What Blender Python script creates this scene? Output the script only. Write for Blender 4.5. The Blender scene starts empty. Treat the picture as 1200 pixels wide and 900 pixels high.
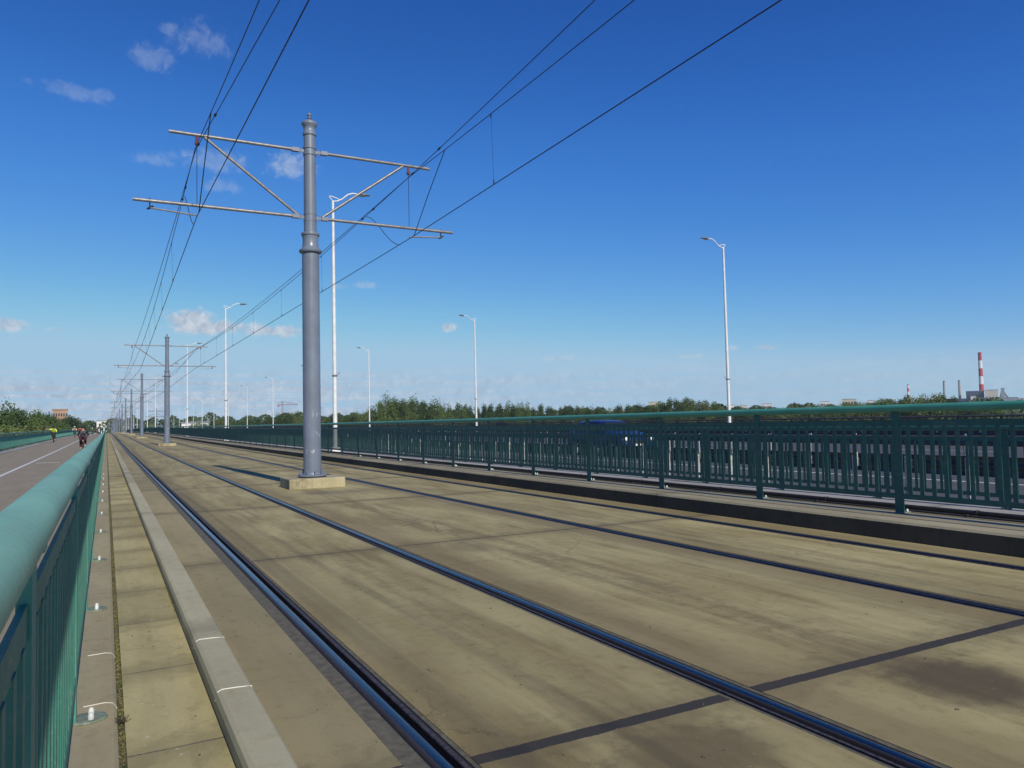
import bpy, bmesh, math, random
from math import sin, cos, tan, pi, radians, sqrt, atan2
from mathutils import Vector, Matrix
random.seed(7)
S = bpy.context.scene
COL = S.collection

# ------------------------------------------------------------------ camera, sky, sun, exposure
H_EYE = 1.28
cam_d = bpy.data.cameras.new("camera"); cam = bpy.data.objects.new("camera", cam_d); COL.objects.link(cam)
R_ = Vector((0.88201808, -0.47070308, -0.02197102)); U_ = Vector((-0.00405217, -0.05420112, 0.99852182)); F_ = Vector((0.47119815, 0.88062526, 0.04971373))
cam.matrix_world = Matrix(((R_.x, U_.x, -F_.x, 0), (R_.y, U_.y, -F_.y, 0), (R_.z, U_.z, -F_.z, H_EYE), (0, 0, 0, 1)))
cam_d.sensor_width = 36; cam_d.lens = 26.7; cam_d.clip_start = 0.02; cam_d.clip_end = 20000
S.camera = cam
S.view_settings.view_transform = 'Standard'; S.view_settings.look = 'None'; S.view_settings.gamma = 1
S.view_settings.use_curve_mapping = False
S.view_settings.exposure = -0.2
SUN_EL, SUN_ROT = radians(34.5), radians(177.2)
sun_dir = Vector((sin(SUN_ROT)*cos(SUN_EL), cos(SUN_ROT)*cos(SUN_EL), sin(SUN_EL)))
sd = bpy.data.lights.new("sun", 'SUN'); sd.energy = 5.0; sd.angle = radians(0.53); sd.color = (1.0, 0.93, 0.81)
so = bpy.data.objects.new("sun", sd); COL.objects.link(so)
so.rotation_euler = (-sun_dir).to_track_quat('-Z', 'Y').to_euler(); so.location = (0, -20, 30)

# ------------------------------------------------------------------ node helper
class G:
    def __init__(s, nt): s.nt = nt; s.n = nt.nodes; s.l = nt.links
    def node(s, t, **kw):
        n = s.n.new(t)
        for k, v in kw.items(): setattr(n, k, v)
        return n
    def put(s, sock, v):
        if isinstance(v, bpy.types.NodeSocket): s.l.new(v, sock)
        elif v is not None:
            try: sock.default_value = v
            except Exception: sock.default_value = (*v, 1)
    def m(s, op, a, b=None, c=None, clamp=False):
        n = s.node('ShaderNodeMath', operation=op, use_clamp=clamp)
        for i, v in enumerate((a, b, c)):
            if v is not None: s.put(n.inputs[i], v)
        return n.outputs[0]
    def vm(s, op, a, b=None, out=0):
        n = s.node('ShaderNodeVectorMath', operation=op)
        s.put(n.inputs[0], a)
        if b is not None: s.put(n.inputs[1], b)
        return n.outputs[out]
    def noise(s, vec, scale, detail=4, rough=.55, dist=0):
        n = s.node('ShaderNodeTexNoise'); s.put(n.inputs['Vector'], vec)
        n.inputs['Scale'].default_value = scale; n.inputs['Detail'].default_value = detail
        n.inputs['Roughness'].default_value = rough; n.inputs['Distortion'].default_value = dist
        return n.outputs[0]
    def ramp(s, v, lo, hi, a=0., b=1.):
        n = s.node('ShaderNodeMapRange', interpolation_type='SMOOTHSTEP')
        s.put(n.inputs[0], v); 
        for i, x in enumerate((lo, hi, a, b)): n.inputs[i+1].default_value = x
        return n.outputs[0]
    def mix(s, f, a, b, mode='MIX'):
        n = s.node('ShaderNodeMix', data_type='RGBA', blend_type=mode)
        s.put(n.inputs[0], f); s.put(n.inputs[6], a if isinstance(a, bpy.types.NodeSocket) else (*a[:3], 1)); s.put(n.inputs[7], b if isinstance(b, bpy.types.NodeSocket) else (*b[:3], 1))
        return n.outputs[2]
    def pos(s):
        n = s.node('ShaderNodeNewGeometry'); return n.outputs['Position']
    def xyz(s, v):
        n = s.node('ShaderNodeSeparateXYZ'); s.put(n.inputs[0], v); return n.outputs
    def comb(s, x, y, z):
        n = s.node('ShaderNodeCombineXYZ'); s.put(n.inputs[0], x); s.put(n.inputs[1], y); s.put(n.inputs[2], z); return n.outputs[0]
    def sc(s, v, k): return s.vm('MULTIPLY', v, k)

def material(name):
    m = bpy.data.materials.new(name); m.use_nodes = True
    g = G(m.node_tree); b = g.n['Principled BSDF']
    return m, g, b
def bump(g, b, h, strength, dist=.01):
    n = g.node('ShaderNodeBump'); n.inputs['Strength'].default_value = strength; n.inputs['Distance'].default_value = dist
    g.put(n.inputs['Height'], h); g.put(b.inputs['Normal'], n.outputs[0])

MATS = {}
def simple(name, col, rough=.5, metal=0., var=.12, scale=6., bmp=.0, bscale=60, spec=None):
    if name in MATS: return MATS[name]
    m, g, b = material(name)
    p = g.pos(); n = g.noise(p, scale, 5)
    d = tuple(c*(1-var*2) for c in col); e = tuple(min(1, c*(1+var)) for c in col)
    g.put(b.inputs['Base Color'], g.mix(g.ramp(n, .3, .7), d, e))
    g.put(b.inputs['Roughness'], g.ramp(g.noise(p, scale*2.3, 3), .2, .8, max(.02, rough-.08), min(1, rough+.1)))
    b.inputs['Metallic'].default_value = metal
    if spec is not None: b.inputs['Specular IOR Level'].default_value = spec
    if bmp: bump(g, b, g.noise(p, bscale, 4), bmp)
    MATS[name] = m; return m

# ------------------------------------------------------------------ world: sky + clouds by direction
W = bpy.data.worlds.new("World"); S.world = W; W.use_nodes = True
g = G(W.node_tree); bg = g.n['Background']; bg.inputs['Strength'].default_value = 0.1
sky = g.node('ShaderNodeTexSky', sky_type='NISHITA'); sky.sun_disc = False
sky.sun_elevation = SUN_EL; sky.sun_rotation = SUN_ROT; sky.altitude = 0; sky.air_density = 0.6; sky.dust_density = 0.0; sky.ozone_density = 3.0
sepc = g.node('ShaderNodeSeparateColor'); g.put(sepc.inputs[0], sky.outputs[0])   # deeper, clearer blue than the stock sky
EXF = 2**(-S.view_settings.exposure)
skz = g.xyz(g.vm('NORMALIZE', g.node('ShaderNodeTexCoord').outputs['Generated']))[2]
lift = g.m('ADD', 1., g.m('MULTIPLY', g.m('MULTIPLY', g.ramp(skz, .50, .30), g.ramp(skz, .02, .16)), .2))
chan = []
for i, (a0, r0, ex, top) in enumerate(((.25,.305,1.84,.36), (.496,.509,1.12,.575), (.80,.806,.59,.76))):
    v = g.m('MULTIPLY', g.m('POWER', g.m('DIVIDE', sepc.outputs[i], r0*10), ex), a0)
    v = g.m('SMOOTH_MIN', g.m('MULTIPLY', v, lift), top, top*.25)
    chan.append(g.m('MULTIPLY', g.m('MAXIMUM', v, .004), 10*EXF))
cmbc = g.node('ShaderNodeCombineColor')
for i in range(3): g.put(cmbc.inputs[i], chan[i])
skyc = cmbc.outputs[0]
tc = g.node('ShaderNodeTexCoord').outputs['Generated']
D = g.vm('NORMALIZE', tc)
nz1 = g.noise(D, 20, 8, .62, .9); nz2 = g.noise(D, 75, 7, .68, .6)
nz = g.m('ADD', g.m('MULTIPLY', g.m('SUBTRACT', nz1, .5), 2.6), g.m('MULTIPLY', g.m('SUBTRACT', nz2, .5), 2.0))
clouds = [  # azimuth (deg right of the tracks), elevation, half width, half height, density
 (5.9, 25.9, 2.3, 1.4, .19), (3.9, 26.2, .8, .6, .2), (2.7, 24.3, 1.5, 1.0, .19), (-1.6, 21.6, 2.5, .65, .17), (12.2, 18.5, 2.2, 1.15, .45),
 (6.4, 18.4, 2.8, .8, .24), (2.8, 18.1, 1.6, .6, .2), (6.9, 16.8, 1.6, .6, .2),
 (5.2, 7.55, 1.7, .75, 1.), (6.6, 7.1, 3.4, .5, 1.), (10.5, 6.9, 2.9, .42, .85), (-5.5, 6.8, 1.4, .4, .75), (-2.6, 6.6, 1.2, .25, .3),
 (23.4, 7.2, .65, .3, .75), (31.4, 4.7, 2.0, .3, .3), (46.8, 4.95, .9, .28, .6), (44.6, 5.0, .5, .25, .4), (41.5, 4.5, 2.2, .22, .35), (17.1, 10.3, 1.0, .3, .3), (15.2, 10.2, .8, .25, .25)]
cov = None
for az, el, w, h, dens in clouds:
    a, e = radians(az), radians(el)
    c = Vector((sin(a)*cos(e), cos(a)*cos(e), sin(e))); u = Vector((cos(a), -sin(a), 0)); v = u.cross(c)
    v = -v if v.z < 0 else v
    du = g.m('DIVIDE', g.vm('DOT_PRODUCT', D, u, 1), radians(w)); dv = g.m('DIVIDE', g.m('SUBTRACT', g.vm('DOT_PRODUCT', D, v, 1), 0.0), radians(h))
    front = g.m('GREATER_THAN', g.vm('DOT_PRODUCT', D, c, 1), .9)
    r = g.m('SQRT', g.m('ADD', g.m('MULTIPLY', du, du), g.m('MULTIPLY', dv, dv)))
    k = g.m('ADD', g.m('SUBTRACT', 1.0, r), g.m('MULTIPLY', nz, .75))
    if dens >= .75: k = g.m('ADD', k, .22)
    k = g.m('MULTIPLY', g.m('MULTIPLY', g.ramp(k, 0.0, .8), dens), front)
    cov = k if cov is None else g.m('MAXIMUM', cov, k)
dz = g.xyz(D)
# low stratus streaks
st = g.noise(g.comb(g.m('MULTIPLY', dz[0], 7.), g.m('MULTIPLY', dz[1], 7.), g.m('MULTIPLY', dz[2], 190.)), 1.0, 5, .55, .3)
band = g.m('MULTIPLY', g.ramp(dz[2], .085, .045), g.ramp(dz[2], -.01, .012))
side = g.ramp(dz[0], .80, .05, .28, 1.0)
st2 = g.noise(g.comb(g.m('MULTIPLY', dz[0], 18.), g.m('MULTIPLY', dz[1], 18.), g.m('MULTIPLY', dz[2], 420.)), 1.0, 4, .5)
stk = g.m('MULTIPLY', g.m('MULTIPLY', g.ramp(g.m('ADD', g.m('MULTIPLY', st, .7), g.m('MULTIPLY', st2, .3)), .38, .60), band), g.m('MULTIPLY', side, .95))
cov = g.m('MAXIMUM', cov, stk)
ccol = g.mix(g.ramp(nz2, .3, .7), tuple(10*EXF*c for c in (.36,.45,.58)), tuple(10*EXF*c for c in (.62,.69,.77)))
g.put(bg.inputs['Color'], g.mix(cov, skyc, ccol))

# ------------------------------------------------------------------ geometry helpers
def f(Y):                                    # height of the deck along the bridge: a faint hump
    if Y < 10: return 0.
    if Y < 190: return .25*(1-cos(pi*(Y-10)/180))
    if Y < 600: return .5-(Y-190)**2*1.2e-5
    return .5-410**2*1.2e-5-(Y-600)*.0098
def ys(y0, y1):
    r = []; y = y0
    while y < y1:
        r.append(y); y += 2 if y < 120 else (6 if y < 300 else 20)
    r.append(y1); return r
class MB:
    def __init__(s): s.v = []; s.f = []
    def add(s, vs, fs):
        o = len(s.v); s.v += [tuple(v) for v in vs]; s.f += [tuple(i+o for i in q) for q in fs]; return s
    def box(s, x0, x1, y0, y1, z0, z1, M=None):
        vs = [Vector(p) for p in ((x0,y0,z0),(x1,y0,z0),(x1,y1,z0),(x0,y1,z0),(x0,y0,z1),(x1,y0,z1),(x1,y1,z1),(x0,y1,z1))]
        if M: vs = [M @ v for v in vs]
        return s.add(vs, [(0,3,2,1),(4,5,6,7),(0,1,5,4),(1,2,6,5),(2,3,7,6),(3,0,4,7)])
    def cbox(s, c, d, M=None): return s.box(c[0]-d[0]/2, c[0]+d[0]/2, c[1]-d[1]/2, c[1]+d[1]/2, c[2]-d[2]/2, c[2]+d[2]/2, M)
    def tube(s, pts, r, n=8, caps=True):
        pts = [Vector(p) for p in pts]; rr = r if isinstance(r, (list, tuple)) else [r]*len(pts)
        vs = []; up = Vector((0,0,1))
        for i, p in enumerate(pts):
            d = (pts[min(i+1, len(pts)-1)]-pts[max(i-1, 0)]).normalized()
            a = d.cross(up)
            if a.length < .05: a = d.cross(Vector((1,0,0)))
            a.normalize(); b = a.cross(d).normalized()
            for k in range(n):
                t = 2*pi*k/n; vs.append(p+a*cos(t)*rr[i]+b*sin(t)*rr[i])
        fs = []
        for i in range(len(pts)-1):
            for k in range(n): fs.append((i*n+k, i*n+(k+1)%n, (i+1)*n+(k+1)%n, (i+1)*n+k))
        if caps: fs.append(tuple(range(n))[::-1]); fs.append(tuple((len(pts)-1)*n+k for k in range(n)))
        return s.add(vs, fs)
    def lathe(s, prof, n=24, c=(0,0,0)):
        vs = []; fs = []
        for r, z in prof:
            for k in range(n): vs.append((c[0]+r*cos(2*pi*k/n), c[1]+r*sin(2*pi*k/n), c[2]+z))
        for i in range(len(prof)-1):
            for k in range(n): fs.append((i*n+k, i*n+(k+1)%n, (i+1)*n+(k+1)%n, (i+1)*n+k))
        fs.append(tuple(range(n))[::-1]); fs.append(tuple((len(prof)-1)*n+k for k in range(n)))
        return s.add(vs, fs)
    def sweep(s, prof, Y, closed=False):     # (x, z) profile pushed along the bridge
        vs = []; fs = []; n = len(prof)
        for y in Y:
            for x, z in prof: vs.append((x, y, z+f(y)))
        for i in range(len(Y)-1):
            for k in range(n if closed else n-1):
                a, b = i*n+k, i*n+(k+1) % n; fs.append((a, b, b+n, a+n))
        if closed: fs.append(tuple(range(n))); fs.append(tuple((len(Y)-1)*n+k for k in range(n))[::-1])
        return s.add(vs, fs)
    def build(s, name, mat, parent=None, smooth=False, fix=True, auto=None):
        me = bpy.data.meshes.new(name); me.from_pydata(s.v, [], s.f)
        if fix:
            bm = bmesh.new(); bm.from_mesh(me); bmesh.ops.recalc_face_normals(bm, faces=bm.faces); bm.to_mesh(me); bm.free()
        if smooth or auto:
            for p in me.polygons: p.use_smooth = True
        if auto:
            me.set_sharp_from_angle(angle=radians(auto))
        for mm in (mat if isinstance(mat, (list, tuple)) else [mat]): me.materials.append(mm)
        o = bpy.data.objects.new(name, me); COL.objects.link(o)
        if parent: o.parent = parent
        return o
def bevel(o, w, seg=2):
    m = o.modifiers.new("bevel", 'BEVEL'); m.width = w; m.segments = seg; m.limit_method = 'ANGLE'; return o
def tag(o, label=None, cat=None, group=None, kind=None):
    if label: o['label'] = label
    if cat: o['category'] = cat
    if group: o['group'] = group
    if kind: o['kind'] = kind
    return o
def empty(name, loc=(0,0,0), rz=0.):
    o = bpy.data.objects.new(name, None); o.empty_display_size = .2; COL.objects.link(o)
    o.location = loc; o.rotation_euler = (0,0,rz); return o
KIDS = {}
def copy_tree(o, parent=None, top=True):
    c = o.copy(); COL.objects.link(c)
    if parent: c.parent = parent
    for ch in [x for x in list(o.children)]: copy_tree(ch, c, False)
    return c
def structure(o): o['kind'] = 'structure'; return o

# ------------------------------------------------------------------ materials
def concrete(name, base, dark, stain, joints=None, jw=.012, streak=1., bands=(), blobs=(), rust=(), wide=None, rough=.85, specks=.0, jcol=(.032,.027,.020), slabvar=.16):
    m, g, b = material(name)
    p = g.pos(); X, Y, Z = g.xyz(p)
    n1 = g.noise(g.comb(g.m('MULTIPLY', X, 1.5), g.m('MULTIPLY', Y, .5), 0.), 1.1, 7, .6, .25); n2 = g.noise(g.comb(g.m('MULTIPLY', X, 4.2), g.m('MULTIPLY', Y, .36), 0.), 1.6, 7, .62, .3)
    n3 = g.noise(p, 9, 6, .65); n4 = g.noise(p, 160, 3, .6); n5 = g.noise(p, 420, 2, .5)
    c = g.mix(g.ramp(n1, .35, .68), base, dark)
    c = g.mix(g.m('MULTIPLY', g.ramp(n2, .42, .72), .75*streak), c, stain)
    c = g.mix(g.m('MULTIPLY', g.ramp(n3, .5, .72), .38), c, tuple(x*.62 for x in stain))
    c = g.mix(g.m('MULTIPLY', g.ramp(n1, .6, .3), .35*streak), c, tuple(min(1, x*1.28) for x in base))
    if joints:
        y0, sp = joints
        t = g.m('DIVIDE', g.m('SUBTRACT', Y, y0), sp)
        cell = g.m('FLOOR', t); fr = g.m('SUBTRACT', t, cell)
        wn = g.node('ShaderNodeTexWhiteNoise', noise_dimensions='2D')
        px = g.m('FLOOR', g.m('MULTIPLY', X, .68)); g.put(wn.inputs['Vector'], g.comb(cell, px, 0.))
        c = g.mix(1.0, c, g.mix(wn.outputs[0], tuple([1-slabvar]*3), tuple([1+slabvar*.4]*3)), 'MULTIPLY')
        # grime that gathers beside the joints
        dj = g.m('MULTIPLY', g.m('MINIMUM', fr, g.m('SUBTRACT', 1., fr)), sp)
        gr = g.m('MULTIPLY', g.ramp(g.m('ADD', dj, g.m('MULTIPLY', g.m('SUBTRACT', n3, .5), .9)), .32, .0), .45)
        c = g.mix(gr, c, tuple(x*.5 for x in stain))
    for x0, w, k, col in bands:              # grime bands along the track, broken by noise
        d = g.m('ABSOLUTE', g.m('SUBTRACT', g.m('ADD', X, g.m('MULTIPLY', g.m('SUBTRACT', n1, .5), .5)), x0))
        q = g.m('MULTIPLY', g.m('MULTIPLY', g.ramp(d, w, w*.1), g.ramp(g.m('ADD', g.m('MULTIPLY', n2, .6), g.m('MULTIPLY', n3, .4)), .38, .6)), k)
        c = g.mix(q, c, col)
    for x0 in rust:
        d = g.m('ABSOLUTE', g.m('SUBTRACT', X, x0))
        q = g.m('MULTIPLY', g.ramp(g.m('ADD', d, g.m('MULTIPLY', g.m('SUBTRACT', n2, .5), .6)), .42, .02), .55)
        c = g.mix(q, c, (.165, .120, .050))
    # fine dark scratches along the track
    sn = g.noise(g.comb(g.m('MULTIPLY', X, 46.), g.m('MULTIPLY', Y, 6.), 3.), 1.0, 3, .6)
    c = g.mix(g.m('MULTIPLY', g.m('MULTIPLY', g.ramp(sn, .66, .72), g.ramp(n1, .47, .57)), .7*streak), c, (.05,.04,.03))
    for bx, by, rx, ry, k, col in blobs:
        du = g.m('DIVIDE', g.m('SUBTRACT', X, bx), rx); dv = g.m('DIVIDE', g.m('SUBTRACT', Y, by), ry)
        r = g.m('SQRT', g.m('ADD', g.m('MULTIPLY', du, du), g.m('MULTIPLY', dv, dv)))
        r = g.m('ADD', r, g.m('MULTIPLY', g.m('SUBTRACT', n3, .5), .9))
        c = g.mix(g.m('MULTIPLY', g.ramp(r, 1.15, .45), k), c, col)
    c = g.mix(1.0, c, g.mix(g.m('ADD', g.m('MULTIPLY', n5, .5), g.m('MULTIPLY', n4, .5)), (.62,.62,.62), (1.36,1.36,1.36)), 'MULTIPLY')
    n6 = g.noise(g.comb(g.m('MULTIPLY', X, 30.), g.m('MULTIPLY', Y, 14.), 0.), 1., 7, .68)
    c = g.mix(g.m('MULTIPLY', g.m('MULTIPLY', g.ramp(n6, .60, .66), g.ramp(n2, .42, .62)), .5*streak), c, tuple(x*.42 for x in dark))
    c = g.mix(g.m('MULTIPLY', g.m('MULTIPLY', g.ramp(n6, .36, .31), g.ramp(n1, .35, .6)), .45), c, tuple(min(1, x*1.3) for x in base))
    wv = g.vm('ADD', p, g.vm('MULTIPLY', g.comb(n3, n6, n1), (.22,.22,0.)))
    ve = g.node('ShaderNodeTexVoronoi', feature='DISTANCE_TO_EDGE'); g.put(ve.inputs['Vector'], wv); ve.inputs['Scale'].default_value = .55
    crk = g.m('MULTIPLY', g.m('MULTIPLY', g.ramp(ve.outputs['Distance'], .0035, .0012), g.ramp(g.noise(p, .35, 2), .52, .58)), .55)
    c = g.mix(crk, c, tuple(x*.25 for x in dark))
    # pale and dark grains
    c = g.mix(g.m('MULTIPLY', g.ramp(n4, .64, .72), .5), c, tuple(min(1, x*1.5) for x in base))
    c = g.mix(g.m('MULTIPLY', g.ramp(n4, .36, .28), .45), c, tuple(x*.45 for x in dark))
    if specks:
        vo = g.node('ShaderNodeTexVoronoi'); g.put(vo.inputs['Vector'], p); vo.inputs['Scale'].default_value = 14
        c = g.mix(g.m('MULTIPLY', g.m('MULTIPLY', g.ramp(vo.outputs['Distance'], .16, .06), g.ramp(n3, .5, .56)), specks), c, (.55,.52,.44))
    h = g.m('ADD', g.m('MULTIPLY', n4, .5), g.m('MULTIPLY', n5, .35))
    h = g.m('ADD', h, g.m('MULTIPLY', n3, .8))
    if joints:
        wob = g.m('MULTIPLY', g.m('SUBTRACT', g.noise(g.comb(g.m('MULTIPLY', X, 6.), cell, 0.), 1., 5, .7), .5), .03)
        da = g.m('ABSOLUTE', g.m('ADD', g.m('MULTIPLY', g.m('SUBTRACT', g.m('FRACT', g.m('ADD', t, .5)), .5), sp), wob))
        if wide: wid = g.m('ADD', jw, g.m('MULTIPLY', g.m('LESS_THAN', g.m('ABSOLUTE', g.m('SUBTRACT', Y, y0)), 1.), wide))
        else: wid = jw
        ln = g.m('LESS_THAN', g.m('ADD', da, g.m('MULTIPLY', g.m('SUBTRACT', n4, .5), .012)), wid)
        c = g.mix(ln, c, g.mix(n4, tuple(x*.7 for x in jcol), tuple(x*1.5 for x in jcol)))
        h = g.m('SUBTRACT', h, g.m('MULTIPLY', ln, .8))
    g.put(b.inputs['Base Color'], c); g.put(b.inputs['Roughness'], g.ramp(n3, .2, .8, rough-.1, rough+.08))
    bump(g, b, h, .32, .006)
    return m
M_slab = concrete('slab_concrete', (.375,.320,.145), (.300,.245,.098), (.195,.145,.055), (2.68, 5.0), .014, 1.,
    bands=[(3.62,.40,.6,(.145,.108,.046)), (1.95,.3,.35,(.16,.125,.055)), (5.8,.3,.3,(.17,.13,.06))],
    blobs=[(3.62,2.25,.40,.42,.9,(.085,.062,.028)), (3.3,7.2,.26,.42,.5,(.11,.082,.04)), (2.0,2.3,.42,.3,.75,(.115,.085,.038)), (3.9,14.6,.8,.5,.45,(.12,.1,.07))],
    rust=(1.3, 2.82, 5.0, 6.8), wide=.026)
M_edge = concrete('edge_concrete', (.305,.255,.125), (.265,.22,.105), (.22,.18,.085), (7.78, 5.0), .008, .6)
M_tile = concrete('footway_concrete', (.405,.350,.165), (.35,.30,.14), (.28,.235,.105), (3.51, 1.17), .006, .8, specks=.75, jcol=(.11,.095,.06), slabvar=.2)
M_beam = concrete('beam_concrete', (.335,.285,.160), (.29,.245,.14), (.24,.2,.11), None, .004, .6)
M_kerb = concrete('kerb_concrete', (.40,.37,.235), (.365,.335,.21), (.32,.29,.18), (5.15, 7.4), .0025, .5, jcol=(.3,.28,.22))
M_rkerb = concrete('right_kerb_concrete', (.33,.29,.18), (.28,.245,.15), (.235,.2,.12), (3.6, 5.2), .006, .7)
M_grey = concrete('grey_concrete', (.40,.39,.35), (.34,.33,.3), (.28,.27,.24), (1., 6.), .008, .5)
M_block = concrete('block_concrete', (.40,.355,.215), (.33,.285,.17), (.2,.165,.095), None, .01, 1., bands=[(3.5,.25,.6,(.13,.10,.055))])
M_path = concrete('path_asphalt', (.265,.225,.15), (.24,.20,.135), (.21,.175,.12), None, .01, .45, rough=.9)
M_road = concrete('road_asphalt', (.075,.075,.077), (.062,.062,.064), (.05,.05,.05), None, .01, .6, rough=.9)
M_kerbshade = concrete('shaded_kerb_concrete', (.075,.062,.040), (.06,.05,.033), (.045,.036,.024), (3.6, 5.2), .006, .8)  # shade on the track-facing kerb side put into a darker concrete colour
M_line = simple('white_paint', (.62,.61,.56), .7, var=.15, scale=9)
M_caulk = simple('white_caulk', (.7,.68,.6), .7, var=.05)
M_seal = simple('bitumen_sealant', (.115,.102,.068), .8, var=.15, scale=20, bmp=.3)
M_rub = simple('black_rubber', (.012,.011,.012), .7, var=.1)
M_soil = simple('soil', (.13,.11,.06), .95, var=.3, scale=30)

def paint_green(name, col, rough):
    m, g, b = material(name); p = g.pos()
    n = g.noise(p, 3, 5); n2 = g.noise(p, 45, 4, .6); vo = g.node('ShaderNodeTexVoronoi'); g.put(vo.inputs['Vector'], p); vo.inputs['Scale'].default_value = 6
    c = g.mix(g.ramp(n, .3, .7), tuple(x*.86 for x in col), tuple(x*1.1 for x in col))
    c = g.mix(g.m('MULTIPLY', g.ramp(n2, .55, .75), .25), c, (.25,.33,.29))
    c = g.mix(g.m('MULTIPLY', g.ramp(vo.outputs['Distance'], .045, .03), .8), c, (.03,.035,.03))
    X, Y, Z = g.xyz(p)
    ch_ = g.noise(p, 95, 6, .7); reg = g.noise(p, 2.2, 3)
    c = g.mix(g.m('MULTIPLY', g.m('MULTIPLY', g.ramp(ch_, .66, .69), g.ramp(reg, .48, .6)), .85), c, (.075,.045,.028))
    dst = g.noise(g.comb(g.m('MULTIPLY', X, 12.), g.m('MULTIPLY', Y, 2.2), g.m('MULTIPLY', Z, 12.)), 1., 6, .65)
    c = g.mix(g.m('MULTIPLY', g.ramp(dst, .5, .75), .3), c, (.22,.22,.17))
    g.put(b.inputs['Base Color'], c); g.put(b.inputs['Roughness'], g.ramp(n2, .3, .7, rough-.05, rough+.12))
    bump(g, b, g.m('ADD', n2, g.noise(p, 300, 2)), .06, .004)
    return m
M_green = paint_green('green_paint', (.065,.255,.185), .5)
M_palegreen = paint_green('weathered_green_paint', (.21,.43,.29), .45)
M_litgreen = paint_green('sunlit_green_paint', (.07,.30,.20), .42)  # sunlit top of the right handrail put into a lighter green
M_shadegreen = paint_green('shaded_green_paint', (.020,.102,.080), .5)  # darkened copy of the railing green, shade on the right railings painted in
M_foot = simple('foot_plate_paint', (.17,.21,.155), .6, var=.2, scale=30)
m, g, b = material('rail_steel'); p = g.pos(); X, Y, Z = g.xyz(p)
n = g.noise(g.comb(g.m('MULTIPLY', X, 60.), g.m('MULTIPLY', Y, 1.2), 0.), 1., 4); n2 = g.noise(p, 30, 5)
band = None
for xc in (1.1215, 2.6185, 5.0915, 6.5885):
    d_ = g.ramp(g.m('ABSOLUTE', g.m('SUBTRACT', g.m('ADD', X, g.m('MULTIPLY', g.m('SUBTRACT', n2, .5), .008)), xc)), .027, .016)
    band = d_ if band is None else g.m('MAXIMUM', band, d_)
g.put(b.inputs['Base Color'], g.mix(band, g.mix(n2, (.035,.026,.022), (.075,.058,.048)), g.mix(n, (.11,.092,.085), (.21,.185,.17)))); g.put(b.inputs['Metallic'], g.ramp(band, 0., 1., .35, 1.))
g.put(b.inputs['Roughness'], g.m('ADD', g.ramp(band, 0., 1., .62, .24), g.m('MULTIPLY', g.m('SUBTRACT', n, .5), .12))); bump(g, b, n, .08, .002); M_rail = m
M_dull = simple('dull_rail_steel', (.075,.062,.06), .36, .9, var=.25, scale=30)
M_railside = simple('rusty_rail_steel', (.055,.042,.04), .6, var=.3, scale=40, bmp=.3)
M_mast = simple('grey_mast_paint', (.165,.195,.25), .38, var=.06, scale=2.5, bmp=.03)
mm_ = M_mast; g = G(mm_.node_tree); b = g.n['Principled BSDF']; base = b.inputs['Base Color'].links[0].from_socket; p = g.pos(); X, Y, Z = g.xyz(p)
sc_ = g.noise(g.comb(g.m('MULTIPLY', X, 14.), g.m('MULTIPLY', Y, 14.), g.m('MULTIPLY', Z, 5.)), 1., 5, .7)
lowz = g.m('MULTIPLY', g.ramp(Z, .5, .8), g.ramp(Z, 1.9, 1.4))
c = g.mix(g.m('MULTIPLY', g.m('MULTIPLY', g.ramp(sc_, .60, .64), lowz), .7), base, (.5,.5,.48))
dr = g.noise(g.comb(g.m('MULTIPLY', X, 9.), g.m('MULTIPLY', Y, 9.), g.m('MULTIPLY', Z, .35)), 1., 4, .6)
c = g.mix(g.m('MULTIPLY', g.ramp(dr, .5, .75), .28), c, (.085,.09,.10)); g.put(b.inputs['Base Color'], c)
M_arm = simple('galvanised_arm', (.24,.235,.24), .45, .35, var=.12, scale=12)
M_galv = simple('galvanised_steel', (.50,.50,.48), .5, .3, var=.15, scale=14, bmp=.1)
M_guard = simple('shaded_guardrail', (.09,.09,.095), .6, .35, var=.2, scale=8, bmp=.1)  # base darkened to carry the shade on the beams' near side
M_wire = simple('wire_copper', (.012,.012,.02), .5, var=.1)
M_ins = simple('red_insulator', (.16,.045,.04), .4)
M_lamp = simple('lamp_post_white', (.72,.72,.70), .45, var=.06, scale=4)
M_lumi = simple('luminaire_grey', (.16,.17,.18), .4)
M_glass = simple('lamp_glass', (.55,.6,.62), .15)
M_cap = simple('bolt_cap_white', (.66,.68,.64), .6)

# ------------------------------------------------------------------ the setting
m, g, b = material('river_meadow'); p = g.pos()
n = g.noise(p, .006, 6, .6, .5); n2 = g.noise(p, .05, 6, .65)
c = g.mix(g.ramp(n, .35, .65), (.035,.06,.018), (.075,.09,.03)); c = g.mix(g.m('MULTIPLY', g.ramp(n2, .45, .7), .6), c, (.11,.10,.05))
g.put(b.inputs['Base Color'], c); b.inputs['Roughness'].default_value = .95; M_ground = m
GZ = -11.
mb = MB(); N = 40; L = 3300.
for i in range(N+1):
    for j in range(N+1):
        x = (i/N*2-1)*L; y = (j/N*2-1)*L; mb.v.append((x, y, GZ))
for i in range(N):
    for j in range(N): a = i*(N+1)+j; mb.f.append((a, a+N+1, a+N+2, a+1))
structure(mb.build('ground', M_ground))

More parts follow.
